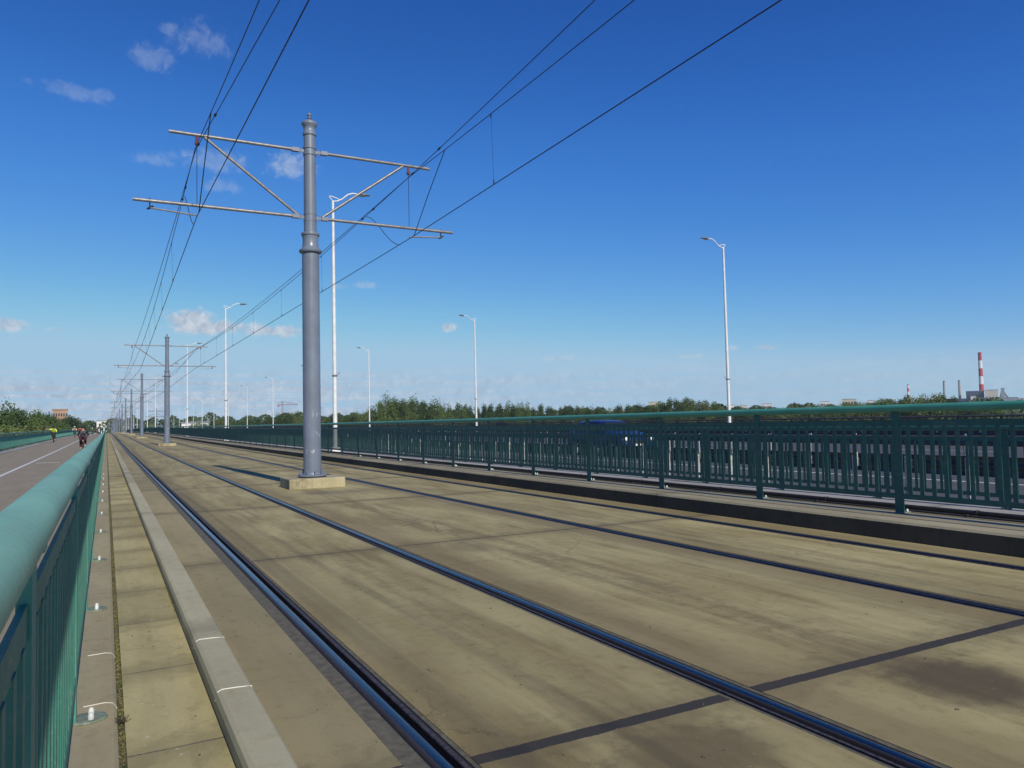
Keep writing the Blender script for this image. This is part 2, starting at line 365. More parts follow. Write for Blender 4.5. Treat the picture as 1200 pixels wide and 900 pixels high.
YL = ys(-26., 900.)
def strip(name, prof, mat, Y=YL): return structure(MB().sweep(prof, Y).build(name, mat))
rails_x = [(1.1175, 1, .085), (2.6225, -1, .03), (5.0875, 1, .03), (6.5925, -1, .03)]   # head centre, groove side, outer sealant
def rail_span(xc, s, outer): return sorted((xc - s*(.0325+.012+outer), xc + s*(.0325+.030+.024+.012+.022)))
sp = [rail_span(*r) for r in rails_x]
edges = [.625, sp[0][0], sp[0][1], sp[1][0], sp[1][1], sp[2][0], sp[2][1], sp[3][0], sp[3][1], 7.04]
strip('track_slab', [(edges[0],-.4),(edges[0],0),(edges[1],0),(edges[1],-.08)], M_edge)
for k in (2, 4, 6, 8): strip('track_slab', [(edges[k],-.08),(edges[k],0),(edges[k+1],0),(edges[k+1],-.08)], M_slab)
strip('track_bed', [(.6,-.085),(7.1,-.085)], M_rub)
strip('footway', [(.078,-.2),(.080,-.037),(.45,-.035),(.45,-.2)], M_tile)
strip('gutter_soil', [(.04,-.050),(.085,-.050)], M_soil)
strip('kerb', [(.452,-.2),(.452,.022),(.462,.045),(.48,.052),(.612,.05),(.622,.04),(.624,-.05)], M_kerb)
strip('edge_beam', [(-.36,-.3),(-.355,-.035),(-.345,-.03),(.035,-.03),(.050,-.04),(.052,-.2)], M_beam)
strip('cycle_path', [(-5.5,-.056),(-.355,-.056)], M_path)
strip('path_kerb', [(-6.1,-.9),(-6.1,-.01),(-6.08,0),(-5.52,0),(-5.5,-.02),(-5.5,-.06)], M_grey)
strip('right_kerb_face', [(7.04,-.05),(7.045,.168)], M_kerbshade)
strip('right_kerb', [(7.045,.168),(7.065,.19),(7.31,.192),(7.312,.10)], M_rkerb)
strip('right_kerb_gap', [(7.31,.1935),(7.334,.1935)], M_rub)
strip('right_footway', [(7.332,.1),(7.334,.19),(7.80,.188),(7.802,.14),(7.845,.14),(7.847,.187),(8.19,.184),(8.21,.17),(8.21,-.9)], M_rkerb)
strip('tram_bridge_soffit', [(-6.1,-.9),(-4,-1.6),(7.,-1.6),(8.21,-.9)], M_grey)
strip('road_bridge_verge', [(8.88,-.9),(8.88,-.12),(8.9,-.1),(11.86,-.1),(11.88,-.12),(11.9,-.21)], M_grey)
strip('road', [(11.9,-.205),(35.,-.205)], M_road)
strip('far_verge', [(35.,-.21),(35.02,-.08),(38.4,-.08),(38.4,-.9)], M_grey)
strip('road_bridge_soffit', [(8.88,-.9),(11.,-1.8),(36.,-1.8),(38.4,-.9)], M_grey)
for nm, x in (('road_line', 12.5), ('road_line', 16.05), ('road_line', 22.2), ('road_line', 25.2)):
    strip(nm, [(x,-.200),(x+.15,-.200)], M_line)
mb = MB(); y = -20.
while y < 420:
    for x in (19.2, 28.6): mb.sweep([(x,-.200),(x+.13,-.200)], [y, y+4])
    y += 12
structure(mb.build('lane_dashes', M_line))
strip('path_line', [(-2.93,-.051),(-2.80,-.051)], M_line)
mb = MB()
for y0 in (37.6, 88., 138.): 
    for (xa, xb) in ((-2.62,-2.2),(-2.17,-1.72)): mb.sweep([(xa,-.050),(xb,-.050)], [y0, y0+.4])
structure(mb.build('path_marks', M_line))
# thin sealed white joints over kerb stones and edge beam
mb = MB()
for y0 in (3.86, 4.83, 24.6, 25.5, 49.):
    pts = [(.452, y0-.03, .015), (.466, y0-.004, .0475), (.484, y0+.004, .0535), (.55, y0, .0535), (.618, y0+.003, .0475), (.6255, y0, .02)]
    mb.tube([(a, c_, d_+f(y0)) for a, c_, d_ in pts], .0028, 5)
for y0 in (4.22, 5.15, 24.4, 25.4):
    mb.tube([(-.09, y0, -.0285), (0., y0+.01, -.0285), (.034, y0-.01, -.030), (.052, y0-.06, -.043)], .0022, 5)
structure(mb.build('joint_sealant', M_caulk))

# ------------------------------------------------------------------ tram rails
def tram_rail(xc, s, outer, label, mat=None):
    r = empty('tram_rail', (0,0,0)); tag(r, label, 'tram rail', 'grooved tram rails in the slab')
    X = lambda d: xc + s*d
    hp = [(X(-.0325),-.06),(X(-.0325),-.004),(X(-.026),.003),(X(-.01),.006),(X(.012),.006),(X(.027),.002),(X(.032),-.006),(X(.0345),-.045)]
    MB().sweep(hp, YL).build('rail_head', mat or M_rail, r, auto=40)
    MB().sweep([(X(.0345),-.045),(X(.064),-.045),(X(.064),-.003),(X(.067),.001),(X(.084),.001),(X(.086),-.06)], YL).build('groove_lip', M_railside, r)
    MB().sweep([(X(-.0445),-.006),(X(-.0325),-.006)], YL).sweep([(X(.086),-.005),(X(.099),-.005)], YL).build('rubber_lining', M_rub, r)
    MB().sweep([(X(-.0445-outer),-.003),(X(-.0445),-.002)], YL).sweep([(X(.099),-.002),(X(.1205),-.003)], YL).build('sealant_strip', M_seal, r)
tram_rail(*rails_x[0], 'grooved steel rail next to the pale kerb, first from the left')
tram_rail(*rails_x[1], 'grooved steel rail just left of the mast block, second from the left')
tram_rail(*rails_x[2], 'grooved steel rail just right of the mast block, third from the left', M_dull)
tram_rail(*rails_x[3], 'dull steel rail running close along the dark right kerb', M_dull)

# ------------------------------------------------------------------ railings
M_panelshade = paint_green('shaded_panel_green', (.040,.175,.128), .5)  # shade below the near handrail put into this darker green of the bars
def railing(x, y0, pitch, n, zb, label, fs=1, r=.043, nb=15, mat=M_green, cat='railing', group='green steel bridge railings', hand=None, bars=None):
    """posts at y0 + k*pitch; fs = side of the foot plate"""
    root = empty('bridge_railing', (x, 0, 0)); tag(root, label, cat, group)
    ya, yb = y0-.12, y0+pitch*(n-1)+.12
    Y = ys(ya, yb)
    MB().sweep([(r*cos(2*pi*k/20), zb+1.145+r*sin(2*pi*k/20)) for k in range(20)], Y, True).build('handrail', hand or mat, root, auto=50)
    MB().sweep([(-.006,zb+.95),(.006,zb+.95),(.006,zb+1.012),(-.006,zb+1.012)], Y, True).build('top_bar', bars or mat, root)
    MB().sweep([(-.011,zb+.155),(.011,zb+.155),(.011,zb+.212),(-.011,zb+.212)], Y, True).build('bottom_bar', bars or mat, root)
    # post
    pm = MB().box(-.0125,.0125,-.05,.05,0,1.112); pm.box(-.03,.03,-.035,.035,1.095,1.108)
    p0 = pm.build('post', mat, root)
    bevel(p0, .002, 1)
    fm = MB().lathe([(.001,0),(.07,0),(.072,.004),(.07,.012),(.001,.012)], 20)
    fm.v = [(fs*.055+vx*1.15, vy, vz) for vx, vy, vz in fm.v]; fp = fm.build('foot_plate', M_foot, p0)
    bo = []
    for dy in (-.036, .036): bo.append(MB().lathe([(.0125,.012),(.0135,.018),(.012,.032),(.007,.040),(.001,.042)], 12, (fs*.070, dy, 0)).build('bolt_cap', M_cap, p0, auto=50))
    first = True; rest = MB(); cnt = 0
    for k in range(n):
        y = y0+k*pitch
        if cnt < 100:
            if first: q = p0; first = False
            else:
                q = p0.copy(); COL.objects.link(q); q.parent = root
                if y < 26:
                    for ch in [fp]+bo: c = ch.copy(); COL.objects.link(c); c.parent = q
            q.location = (0, y, zb+f(y)); cnt += 1
        else: rest.box(-.0125,.0125,y-.05,y+.05,zb+f(y),zb+f(y)+1.112)
    if rest.v: tag(rest.build('posts', mat, root), kind='stuff')
    b0 = MB().box(-.009,.009,-.020,.020,.205,.955).build('baluster', bars or mat, root)
    rest = MB(); cnt = 0; first = True
    for k in range(n-1):
        for j in range(1, nb):
            y = y0+k*pitch+j*pitch/nb
            vis = (y > .6)
            if vis and cnt < 100:
                if first: q = b0; first = False
                else: q = b0.copy(); COL.objects.link(q); q.parent = root
                q.location = (0, y, zb+f(y)); cnt += 1
            else: rest.box(-.009,.009,y-.020,y+.020,zb+f(y)+.205,zb+f(y)+.955)
    tag(rest.build('balusters', bars or mat, root), kind='stuff')
    return root
railing(-.125, -.77, 2.4, 150, -.03, 'green railing with thick pale handrail right beside the camera, along the narrow footway', 1, .045, 17, hand=M_palegreen, bars=M_panelshade)
railing(-5.78, -5.2, 2.4, 150, 0., 'green railing along the far left edge of the grey cycle path', 1, .043, 17)
railing(7.69, -2.71, 2.03, 180, .19, 'long shaded green railing standing on the raised kerb right of the tracks', 1, .043, 15, M_shadegreen, hand=M_litgreen)
railing(11.2, -1.9, 2.03, 180, -.1, 'green railing seen through the nearer one, on the road bridge verge', -1, .043, 15, M_shadegreen)
railing(36.2, 8.0, 2.03, 180, -.08, 'distant dark railing on the far side of the road bridge', -1, .05, 15, M_guard)

# conduits along the right footway
def conduit(x, z, r, label, rr):
    root = empty('conduit_pipe', (x, 0, 0)); tag(root, label, 'pipe', 'conduits beside the railing')
    Y = ys(-4., 420.)
    MB().sweep([(r*cos(2*pi*k/10), z+r+r*sin(2*pi*k/10)) for k in range(10)], Y, True).build('pipe', rr, root, auto=50)
    m0 = MB().box(-r-.02, r+.02, -.02, .02, z-.001, z+.006).box(-r-.003, r+.003, -.010, .010, z, z+2*r+.004).build('clip', M_railside, root)
    for k in range(60):
        q = m0 if k == 0 else m0.copy()
        if k: COL.objects.link(q); q.parent = root
        q.location = (0, 1.+k*1.9, f(1.+k*1.9))
M_pipe = simple('dark_pipe', (.022,.02,.02), .6)
conduit(8.08, .187, .026, 'dark pipe clipped to the concrete behind the right railing posts', M_pipe)
conduit(7.90, .187, .011, 'thin dark cable pipe lying just behind the right railing feet', simple('grey_pipe', (.05,.045,.04), .6))

# ------------------------------------------------------------------ guardrails
def guardrail(x, y0, n, pitch, label, side=1, parts=True):
    root = empty('guardrail', (x, 0, 0)); tag(root, label, 'guardrail', 'steel guardrails along the road')
    zb = -.2
    W_ = [(0,.44),(.03,.455),(.055,.50),(.055,.54),(.02,.585),(.02,.615),(.055,.66),(.055,.70),(.03,.745),(0,.76)]
    prof = [(side*(.06+a), zb+z) for a, z in W_]
    prof += [(px+side*.004, pz) for px, pz in prof[::-1]]
    MB().sweep(prof, ys(y0-1, y0+pitch*n), True).build('beam', M_guard, root)
    pm = MB(); pm.box(-.022,.022,-.003,.003,0,.74); pm.box(-.022,-.016,-.003,.055,0,.74); pm.box(.016,.022,-.003,.055,0,.74); pm.box(-.08,.08,-.06,.1,0,.012)
    p0 = pm.build('post', M_galv, root)
    bk = MB().box(.022 if side > 0 else -.115, .115 if side > 0 else -.022, -.03,.03,.52,.68).box(-.02,.02,-.05,-.003,.66,.78).build('bracket', M_galv, p0)
    rest = MB()
    for k in range(n):
        y = y0+k*pitch
        if k < 100:
            q = p0 if k == 0 else p0.copy()
            if k:
                COL.objects.link(q); q.parent = root
                if k < 30: c = bk.copy(); COL.objects.link(c); c.parent = q
            q.location = (0, y, zb+f(y))
        else: rest.box(-.05,.05,y-.003,y+.05,zb+f(y),zb+f(y)+.74)
    if rest.v: tag(rest.build('posts', M_galv, root), kind='stuff')
guardrail(12.3, 2.1, 160, 1.06, 'steel guardrail with pale posts on the near edge of the road', 1)
guardrail(23.3, 6., 130, 2.0, 'steel guardrail in the road median, nearer of the pair', -1)
guardrail(24.1, 6.6, 130, 2.0, 'steel guardrail in the road median, farther of the pair', 1)
guardrail(34.3, 10., 120, 2.0, 'steel guardrail along the far edge of the road', -1)

# ------------------------------------------------------------------ catenary masts
def make_mast():
    root = empty('catenary_mast')
    b = MB().box(-.58,.58,-.46,.46,-.1,.2).build('foundation', M_block, root); bevel(b, .018, 2)
    pl = MB().lathe([(.185,.25),(.183,2.5),(.18,4.98)], 32)
    pl.build('lower_tube', M_mast, root, auto=30)
    MB().lathe([(.178,4.95),(.228,4.965),(.243,4.99),(.243,5.01),(.222,5.03),(.19,5.055),(.172,5.10),(.163,5.20),(.170,5.29),(.176,5.325),(.192,5.335),(.196,5.355),(.192,5.38),(.176,5.395),(.128,5.41)], 32).build('collar', M_mast, root, auto=35)
    MB().lathe([(.135,5.40),(.128,6.5),(.122,7.52)], 28).build('upper_tube', M_mast, root, auto=30)
    MB().lathe([(.12,7.5),(.142,7.515),(.146,7.54),(.142,7.565),(.125,7.585),(.122,7.66),(.135,7.70),(.165,7.74),(.172,7.77),(.16,7.80),(.11,7.835),(.05,7.86),(.035,7.875),(.05,7.89),(.055,7.905),(.035,7.92),(.03,7.94),(.048,7.955),(.052,7.975),(.04,8.0),(.01,8.02)], 28).build('finial', M_mast, root, auto=40)
    fl = MB().lathe([(.30,.225),(.30,.255),(.20,.26),(.185,.30)], 28).build('base_flange', M_mast, root, auto=30)
    MB().lathe([(.285,.198),(.285,.2245)], 28).build('grout_pad', M_rub, root)
    b0 = None
    for k in range(10):
        a = 2*pi*(k+.5)/10
        if b0 is None: q = b0 = MB().lathe([(.011,0),(.011,.1)], 6).lathe([(.024,0),(.024,.025)], 6).build('anchor_bolt', M_mast, root)
        else: q = b0.copy(); COL.objects.link(q); q.parent = root
        q.location = (.26*cos(a), .26*sin(a), .255)
    for s in (-1, 1):
        zu, zl = 7.17, 5.73
        tipu, tipl = (-2.79, -3.43) if s < 0 else (2.78, 3.34)
        for nm, z, tip in (('upper_arm', zu, tipu), ('lower_arm', zl, tipl)):
            a = MB().tube([(s*.34,0,z),(tip,0,z)], .034, 12).build(nm, M_arm, root, auto=40)
            MB().box(min(s*.12,s*.36), max(s*.12,s*.36), -.012,.012,z-.028,z+.028).box(min(s*.24,s*.38),max(s*.24,s*.38),-.045,.045,z-.04,z+.04).tube([(s*.2,0,z-.07),(s*.2,0,z+.07)], .016, 8).build('clevis', M_mast, a, auto=40)
        st = MB().tube([(s*.26,0,zl+.03),(s*2.12,0,zu-.03)], .030, 12).build('strut', M_arm, root, auto=40)
        xw = -2.27 if s < 0 else 2.26
        MB().tube([(xw,0,zu-.03),(xw,0,zu-.16)], .028, 8).lathe([(.04,-.2),(.045,-.16),(.03,-.14)], 10, (xw,0,zu)).build('insulator', M_ins, root, auto=40)
        MB().tube([(xw,0,zu-.2),(xw,0,zl+.02)], .006, 5).build('hanger_wire', M_wire, root)
        xe = tipl+s*-.3
        sa = MB().tube([(xe,0,zl-.14),(xw,0,zl-.20)], .017, 8).build('steady_arm', M_arm, root, auto=40)
        MB().tube([(xe,0,zl+.05),(xe,0,zl-.17)], .014, 6).tube([(xe-.05,0,zl-.17),(xe+.06,0,zl-.10)], .02, 6).build('drop_bracket', M_wire, sa)
    for z in (7.17, 5.73):
        MB().lathe([(.130,z-.09),(.139,z-.09),(.139,z-.05),(.130,z-.05)], 24).lathe([(.130,z+.05),(.139,z+.05),(.139,z+.09),(.130,z+.09)], 24).build('clamp_ring', M_mast, root, auto=40)
    return root
mast0 = make_mast()
MX, MY, MP = 3.87, 16.3, 43.7
for k in range(28):
    q = mast0 if k == 0 else copy_tree(mast0)
    y = MY+MP*k; q.location = (MX, y, f(y)); q.scale = (1, 1, 1.008)
    lab = {0: 'tall grey overhead wire mast on a pale concrete block, nearest and largest of the line',
           1: 'grey overhead wire mast on a small block, second along the tracks', 2: 'slim grey overhead wire mast, third along the tracks', 4: 'thin grey overhead wire mast, fifth along the tracks', 5: 'thin grey overhead wire mast, sixth along the tracks',
           3: 'slim grey overhead wire mast, fourth along the tracks'}.get(k, 'tiny grey overhead wire mast in the far end of the line beyond the sixth')
    tag(q, lab, 'mast', 'overhead wire masts between the tracks')

# ------------------------------------------------------------------ overhead wires
def wire_run(name, label, contact, mess, feeder, drop_y):
    root = empty(name); tag(root, label, 'overhead wire', 'overhead wires above the two tracks')
    def dense(pts, sag=0., y1=900):
        out = []
        for i in range(len(pts)-1):
            a, b = Vector(pts[i]), Vector(pts[i+1])
            for k in range(8):
                t = k/8; q = a.lerp(b, t); q.z -= 4*sag*t*(1-t)*((b-a).length/MP)**2; out.append(q)
        out.append(Vector(pts[-1])); return out
    c = dense(contact); m = dense(mess, .45); fd = dense(feeder, .25)
    rad = lambda P, r0: [r0*(1+max(0, q.y)/90) if q.y < 200 else r0*3.2 for q in P]
    MB().tube(c, rad(c, .0075), 6).build('contact_wire', M_wire, root, smooth=True)
    MB().tube(m, rad(m, .0065), 6).build('messenger_wire', M_wire, root, smooth=True)
    MB().tube(fd, rad(fd, .0065), 6).build('feeder_wire', M_wire, root, smooth=True)
    def at(P, y):
        for i in range(len(P)-1):
            if P[i].y <= y <= P[i+1].y: t = (y-P[i].y)/(P[i+1].y-P[i].y); return P[i].lerp(P[i+1], t)
        return P[-1]
    for y in drop_y:
        a, b = at(c, y), at(m, y)
        d = MB().tube([a, b], .0028, 4); d.tube([a, a+Vector((0,0,.09))], .012, 5).tube([b-Vector((0,0,.07)), b], .012, 5)
        d.build('dropper', M_wire, root)
    # equaliser cables and clamps at the first mast
    y = MY; A = at(m, y-2.3); Bc = at(c, y-.3)
    MB().tube([A, A.lerp(Bc, .5)+Vector((0,.05,0)), Bc], .009, 6).build('equaliser_cable', M_wire, root)
    P0 = at(m, y+3.2); P1 = at(c, y+.7)
    pts = []
    for k in range(11):
        t = k/10; q = P0.lerp(P1, t); q.z += -.25*sin(pi*t) if False else .28*sin(pi*t*.9)*(1-t) - .22*sin(pi*t)*t; pts.append(q)
    MB().tube(pts, .008, 6).build('jumper_cable', M_wire, root)
    for yy in (y-2.35, y-.45, y+2.4, y+3.3):
        a = at(fd if yy < y else m, yy); b = at(fd if yy < y else m, yy+.2)
        MB().tube([a, a.lerp(b, .5), b], [.012,.026,.012], 6).build('splice_clamp', M_wire, root)
yk = [MY+MP*k for k in range(20)]
def zig(k, xb, a): return xb + (a if k % 2 else -a)
cl = [(1.95,-27.4,5.35),(1.74,7.28,5.46),(1.60,16.3,5.56)] + [(2.16 if k % 2 else 1.6, y, 5.56+f(y)) for k, y in enumerate(yk) if k]
ml = [(2.0,-27.4,6.95),(1.67,9.6,6.62),(1.57,16.3,6.95)] + [(2.1 if k % 2 else 1.6, y, 6.95+f(y)) for k, y in enumerate(yk) if k]
fl = [(2.9,-27.4,7.),(1.89,9.45,6.6),(1.58,16.3,6.93)] + [(1.75, y, 7.05+f(y)) for k, y in enumerate(yk) if k]
cr = [(5.6,-27.4,5.35),(5.89,5.17,5.4),(6.14,16.3,5.54)] + [(5.66 if k % 2 else 6.1, y, 5.54+f(y)) for k, y in enumerate(yk) if k]
mr = [(5.7,-27.4,6.95),(5.9,7.51,6.6),(6.12,16.3,6.95)] + [(5.66 if k % 2 else 6.1, y, 6.95+f(y)) for k, y in enumerate(yk) if k]
fr = [(4.6,-27.4,7.),(5.5,7.8,6.65),(6.12,16.3,6.95)] + [(5.9, y, 7.05+f(y)) for k, y in enumerate(yk) if k]
drops = [11.8, 24., 30., 36., 42., 48., 54., 68., 78., 90.]
wire_run('overhead_wires', 'dark overhead wires hung over the left track', cl, ml, fl, drops[1:])
wire_run('overhead_wires', 'dark overhead wires hung over the right track', cr, mr, fr, drops)

# ------------------------------------------------------------------ street lamps
def make_lamp():
    root = empty('street_lamp')
    MB().box(-.19,.19,-.19,.19,0,.3).build('base_box', M_lamp, root)
    MB().lathe([(.115,0),(.10,2.),(.085,6.),(.06,11.6)], 16).build('pole', M_lamp, root, auto=40)
    MB().lathe([(.10,3.5),(.125,3.51),(.125,3.57),(.10,3.58)], 14).tube([(.1,0,3.54),(.26,-.04,3.7)], .015, 6).build('pole_band', M_lumi, root, auto=40)
    arm = MB().tube([(0,0,11.58),(-.16,0,11.76),(-.19,0,11.79),(-.08,0,11.81),(.2,0,11.74),(.36,0,11.69)], .022, 8)
    arm.tube([(0,0,11.58),(.2,0,11.6),(.45,0,11.72),(.75,0,11.97),(1.0,0,12.06),(1.25,0,12.05)], .032, 8).build('arm', M_lamp, root, auto=50)
    vs = MB(); n = 14; prof = [(-.30,.01),(-.28,.05),(-.17,.085),(0,.105),(.17,.09),(.29,.05),(.32,.01)]
    for i, (xx, w) in enumerate(prof):
        for k in range(n): t = 2*pi*k/n; vs.v.append((1.58+xx, w*1.1*cos(t), 12.05+(.75*w*sin(t) if sin(t) > 0 else .45*w*sin(t))))
    for i in range(len(prof)-1):
        for k in range(n): vs.f.append((i*n+k, i*n+(k+1)%n, (i+1)*n+(k+1)%n, (i+1)*n+k))
    L_ = vs.build('luminaire', M_lumi, root, smooth=True)
    gl = MB(); gl.v = [(1.45+.24*cos(2*pi*k/16), .10*sin(2*pi*k/16), 11.998) for k in range(16)] + [(1.45+.16*cos(2*pi*k/16), .07*sin(2*pi*k/16), 11.965) for k in range(16)]
    gl.f = [(k, (k+1)%16, 16+(k+1)%16, 16+k) for k in range(16)] + [tuple(range(16, 32))]
    gl.build('lamp_glass', M_glass, L_, smooth=True)
    return root
lamp0 = make_lamp(); first = True
for row, x, ph, zb in ((0, 9.75, 36.4, -.1), (1, 35.4, 36.6, -.08)):
    for k in range(14):
        y = ph+37.9*k
        q = lamp0 if first else copy_tree(lamp0); first = False
        q.location = (x, y, zb+f(y)); q.rotation_euler = (0, 0, 0 if row == 0 else pi); q.scale = (1, 1, 1.065)
        if row == 0: lab = ['tall white lamp post just right of the nearest mast', 'tall white lamp post between the first two masts', 'white lamp post just right of the second mast'].__getitem__(k) if k < 3 else ('thin white lamp post, fourth of the near row, left of the second mast' if k == 3 else 'small distant white lamp post at the far end of the near row')
        else: lab = ['white lamp post leaning over the far side of the road, rightmost in the picture', 'white lamp post on the far road edge, second from the right', 'thin white lamp post on the far road edge beside the big round trees'].__getitem__(k) if k < 3 else ('thin white lamp post just left of the nearest mast, on the far road edge' if k == 3 else 'tiny distant white lamp post at the far end of the far row')
        tag(q, lab, 'street lamp', 'lamp posts along the near road edge' if row == 0 else 'lamp posts along the far road edge')

# ------------------------------------------------------------------ vehicles
def car(label, x, y, paint, cat='car', rz=0.):
    root = empty('parked_car' if False else 'car', (x, y, -.2+f(y)), rz); tag(root, label, cat, None)
    # faces -Y: stations y, half width low, z bottom, z belt, z top, half width top
    st = [(-2.12,.70,.32,.55,.60,.62),(-2.05,.82,.24,.68,.74,.74),(-1.6,.87,.2,.80,.88,.80),(-1.05,.88,.19,.88,.97,.80),(-.95,.88,.19,.90,1.02,.78),(-.35,.885,.19,.92,1.38,.64),(.1,.885,.19,.93,1.45,.62),(.9,.885,.19,.95,1.46,.62),(1.45,.88,.19,.97,1.40,.60),(1.85,.86,.22,.98,1.12,.66),(2.05,.82,.27,.90,.98,.68),(2.1,.74,.36,.62,.66,.6)]
    mb = MB(); n = 10
    for (yy, w, zb, zt, zr, wr) in st:
        zm = (zb+zt)/2
        ring = [(-w*.86,zb),(-w,zb+.12),(-w,zm),(-w*.98,zt),(-wr,zr-.04),(-wr*.8,zr),(wr*.8,zr),(wr,zr-.04),(w*.98,zt),(w,zm),(w,zb+.12),(w*.86,zb)]
        n = len(ring); mb.v += [(a, yy, z) for a, z in ring]
    for i in range(len(st)-1):
        for k in range(n): mb.f.append((i*n+k, i*n+(k+1)%n, (i+1)*n+(k+1)%n, (i+1)*n+k))
    mb.f.append(tuple(range(n))[::-1]); mb.f.append(tuple((len(st)-1)*n+k for k in range(n)))
    bd = mb.build('body', paint, root, auto=32)
    GL = simple('car_glass', (.02,.025,.03), .08)
    def quad(nm, pts, mat, par=root, off=.006):
        a, b_, c_, d_ = [Vector(p) for p in pts]; nn = (b_-a).cross(d_-a).normalized()*off
        q = MB(); q.v = [tuple(v+nn) for v in (a,b_,c_,d_)]+[tuple(v-nn) for v in (a,b_,c_,d_)]
        q.f = [(0,1,2,3),(7,6,5,4),(0,4,5,1),(1,5,6,2),(2,6,7,3),(3,7,4,0)]; return q.build(nm, mat, par)
    quad('windscreen', [(-.70,-.93,1.04),(.70,-.93,1.04),(.56,-.37,1.37),(-.56,-.37,1.37)], GL)
    quad('rear_window', [(-.56,1.47,1.36),(.56,1.47,1.36),(.6,1.83,1.12),(-.6,1.83,1.12)], GL)
    for s in (-1, 1):
        quad('side_window', [(s*.862,-.75,.96),(s*.862,.25,.97),(s*.655,.2,1.37),(s*.665,-.33,1.33)], GL)
        quad('side_window', [(s*.862,.32,.97),(s*.862,1.5,1.0),(s*.64,1.35,1.34),(s*.655,.28,1.37)], GL)
        hl = MB().lathe([(.001,-.02),(.11,-.01),(.12,.03),(.09,.06),(.001,.07)], 14)
        hl.v = [(s*.62+a*1.25, -2.09-c_, .66+b_*.75) for a, b_, c_ in hl.v]; hl.build('headlight', simple('headlight_glass', (.85,.87,.9), .08), root, smooth=True)
        quad('tail_light', [(s*.55,2.1,.70),(s*.78,2.08,.70),(s*.76,2.07,.88),(s*.55,2.09,.88)], simple('tail_red', (.35,.01,.01), .3), off=.012)
        quad('wing_mirror', [(s*.9,-.72,.95),(s*1.04,-.72,.96),(s*1.04,-.72,1.07),(s*.9,-.72,1.07)], paint, off=.04)
    quad('grille', [(-.42,-2.125,.46),(.42,-2.125,.46),(.42,-2.115,.60),(-.42,-2.115,.60)], M_rub, off=.01)
    quad('number_plate', [(-.26,-2.14,.38),(.26,-2.14,.38),(.26,-2.14,.46),(-.26,-2.14,.46)], M_line, off=.006)
    for s in (-1, 1):
        for yy in (-1.35, 1.3):
            w = MB().lathe([(.2,-.1),(.3,-.1),(.325,-.07),(.325,.07),(.3,.1),(.2,.1)], 24)
            w.v = [(s*.80+c_, yy+a, .325+b_) for a, b_, c_ in w.v]; wo = w.build('wheel', M_rub, root, auto=40)
            hb = MB().lathe([(.001,-.1),(.21,-.105),(.21,.105),(.001,.1)], 18); hb.v = [(s*.80+c_, yy+a, .325+b_) for a, b_, c_ in hb.v]; hb.build('rim', M_galv, wo, auto=40)
    return root
car('dark blue car with bright headlights, seen through the right railing', 19.3, 27.2, simple('blue_car_paint', (.010,.024,.11), .25))

# ------------------------------------------------------------------ cyclists
def skin_mesh(name, joints, edges, mat, parent=None, sub=1):
    me = bpy.data.meshes.new(name); me.from_pydata([j[:3] for j in joints], edges, []); me.materials.append(mat)
    o = bpy.data.objects.new(name, me); COL.objects.link(o)
    if parent: o.parent = parent
    md = o.modifiers.new('skin', 'SKIN'); md.use_smooth_shade = True
    if not me.skin_vertices: 
        me.attributes
    for i, j in enumerate(joints):
        sv = me.skin_vertices[0].data[i]; r = j[3]; sv.radius = (r, r) if not isinstance(r, tuple) else r
        sv.use_root = (i == 0)
    s_ = o.modifiers.new('sub', 'SUBSURF'); s_.levels = sub; s_.render_levels = sub
    return o
def bicycle(x, y, z, rz, label):
    root = empty('bicycle', (x, y, z), rz); tag(root, label, 'bicycle', 'bicycles on the path')
    for yy in (-.52, .55):
        w = MB(); ring = [(0, yy+.33*cos(2*pi*k/24), .34+.33*sin(2*pi*k/24)) for k in range(25)]
        w.tube(ring, .018, 6, False); wo = w.build('wheel', M_rub, root, smooth=True)
        sp_ = MB()
        for k in range(8): a = pi*k/8; sp_.tube([(0, yy+.32*cos(a), .34+.32*sin(a)), (0, yy-.32*cos(a), .34-.32*sin(a))], .003, 4)
        sp_.build('spokes', M_galv, wo)
    fr_ = MB().tube([(0,-.52,.34),(0,-.05,.32),(0,-.22,.82),(0,-.52,.34)], .015, 6).tube([(0,-.05,.32),(0,.38,.82),(0,-.2,.78)], .018, 6).tube([(0,.36,.95),(0,.42,.7),(0,.55,.34)], .016, 6)
    fr_.build('frame', simple('bike_frame', (.05,.05,.06), .3), root, smooth=True)
    MB().tube([(-.28,.32,1.02),(-.15,.42,1.0),(.15,.42,1.0),(.28,.32,1.02)], .014, 6).tube([(0,.36,.95),(0,.42,1.0)], .014, 6).build('handlebar', M_rub, root, smooth=True)
    MB().tube([(0,-.36,.94),(0,-.22,.95),(0,-.06,.93)], [.075,.06,.02], 8).tube([(0,-.22,.8),(0,-.22,.93)], .013, 6).build('saddle', M_rub, root, smooth=True)
    MB().tube([(-.14,.05,.22),(-.05,.05,.22),(-.05,-.05,.32),(.05,-.05,.32),(.05,-.15,.42),(.14,-.15,.42)], .012, 6).build('pedals', M_galv, root)
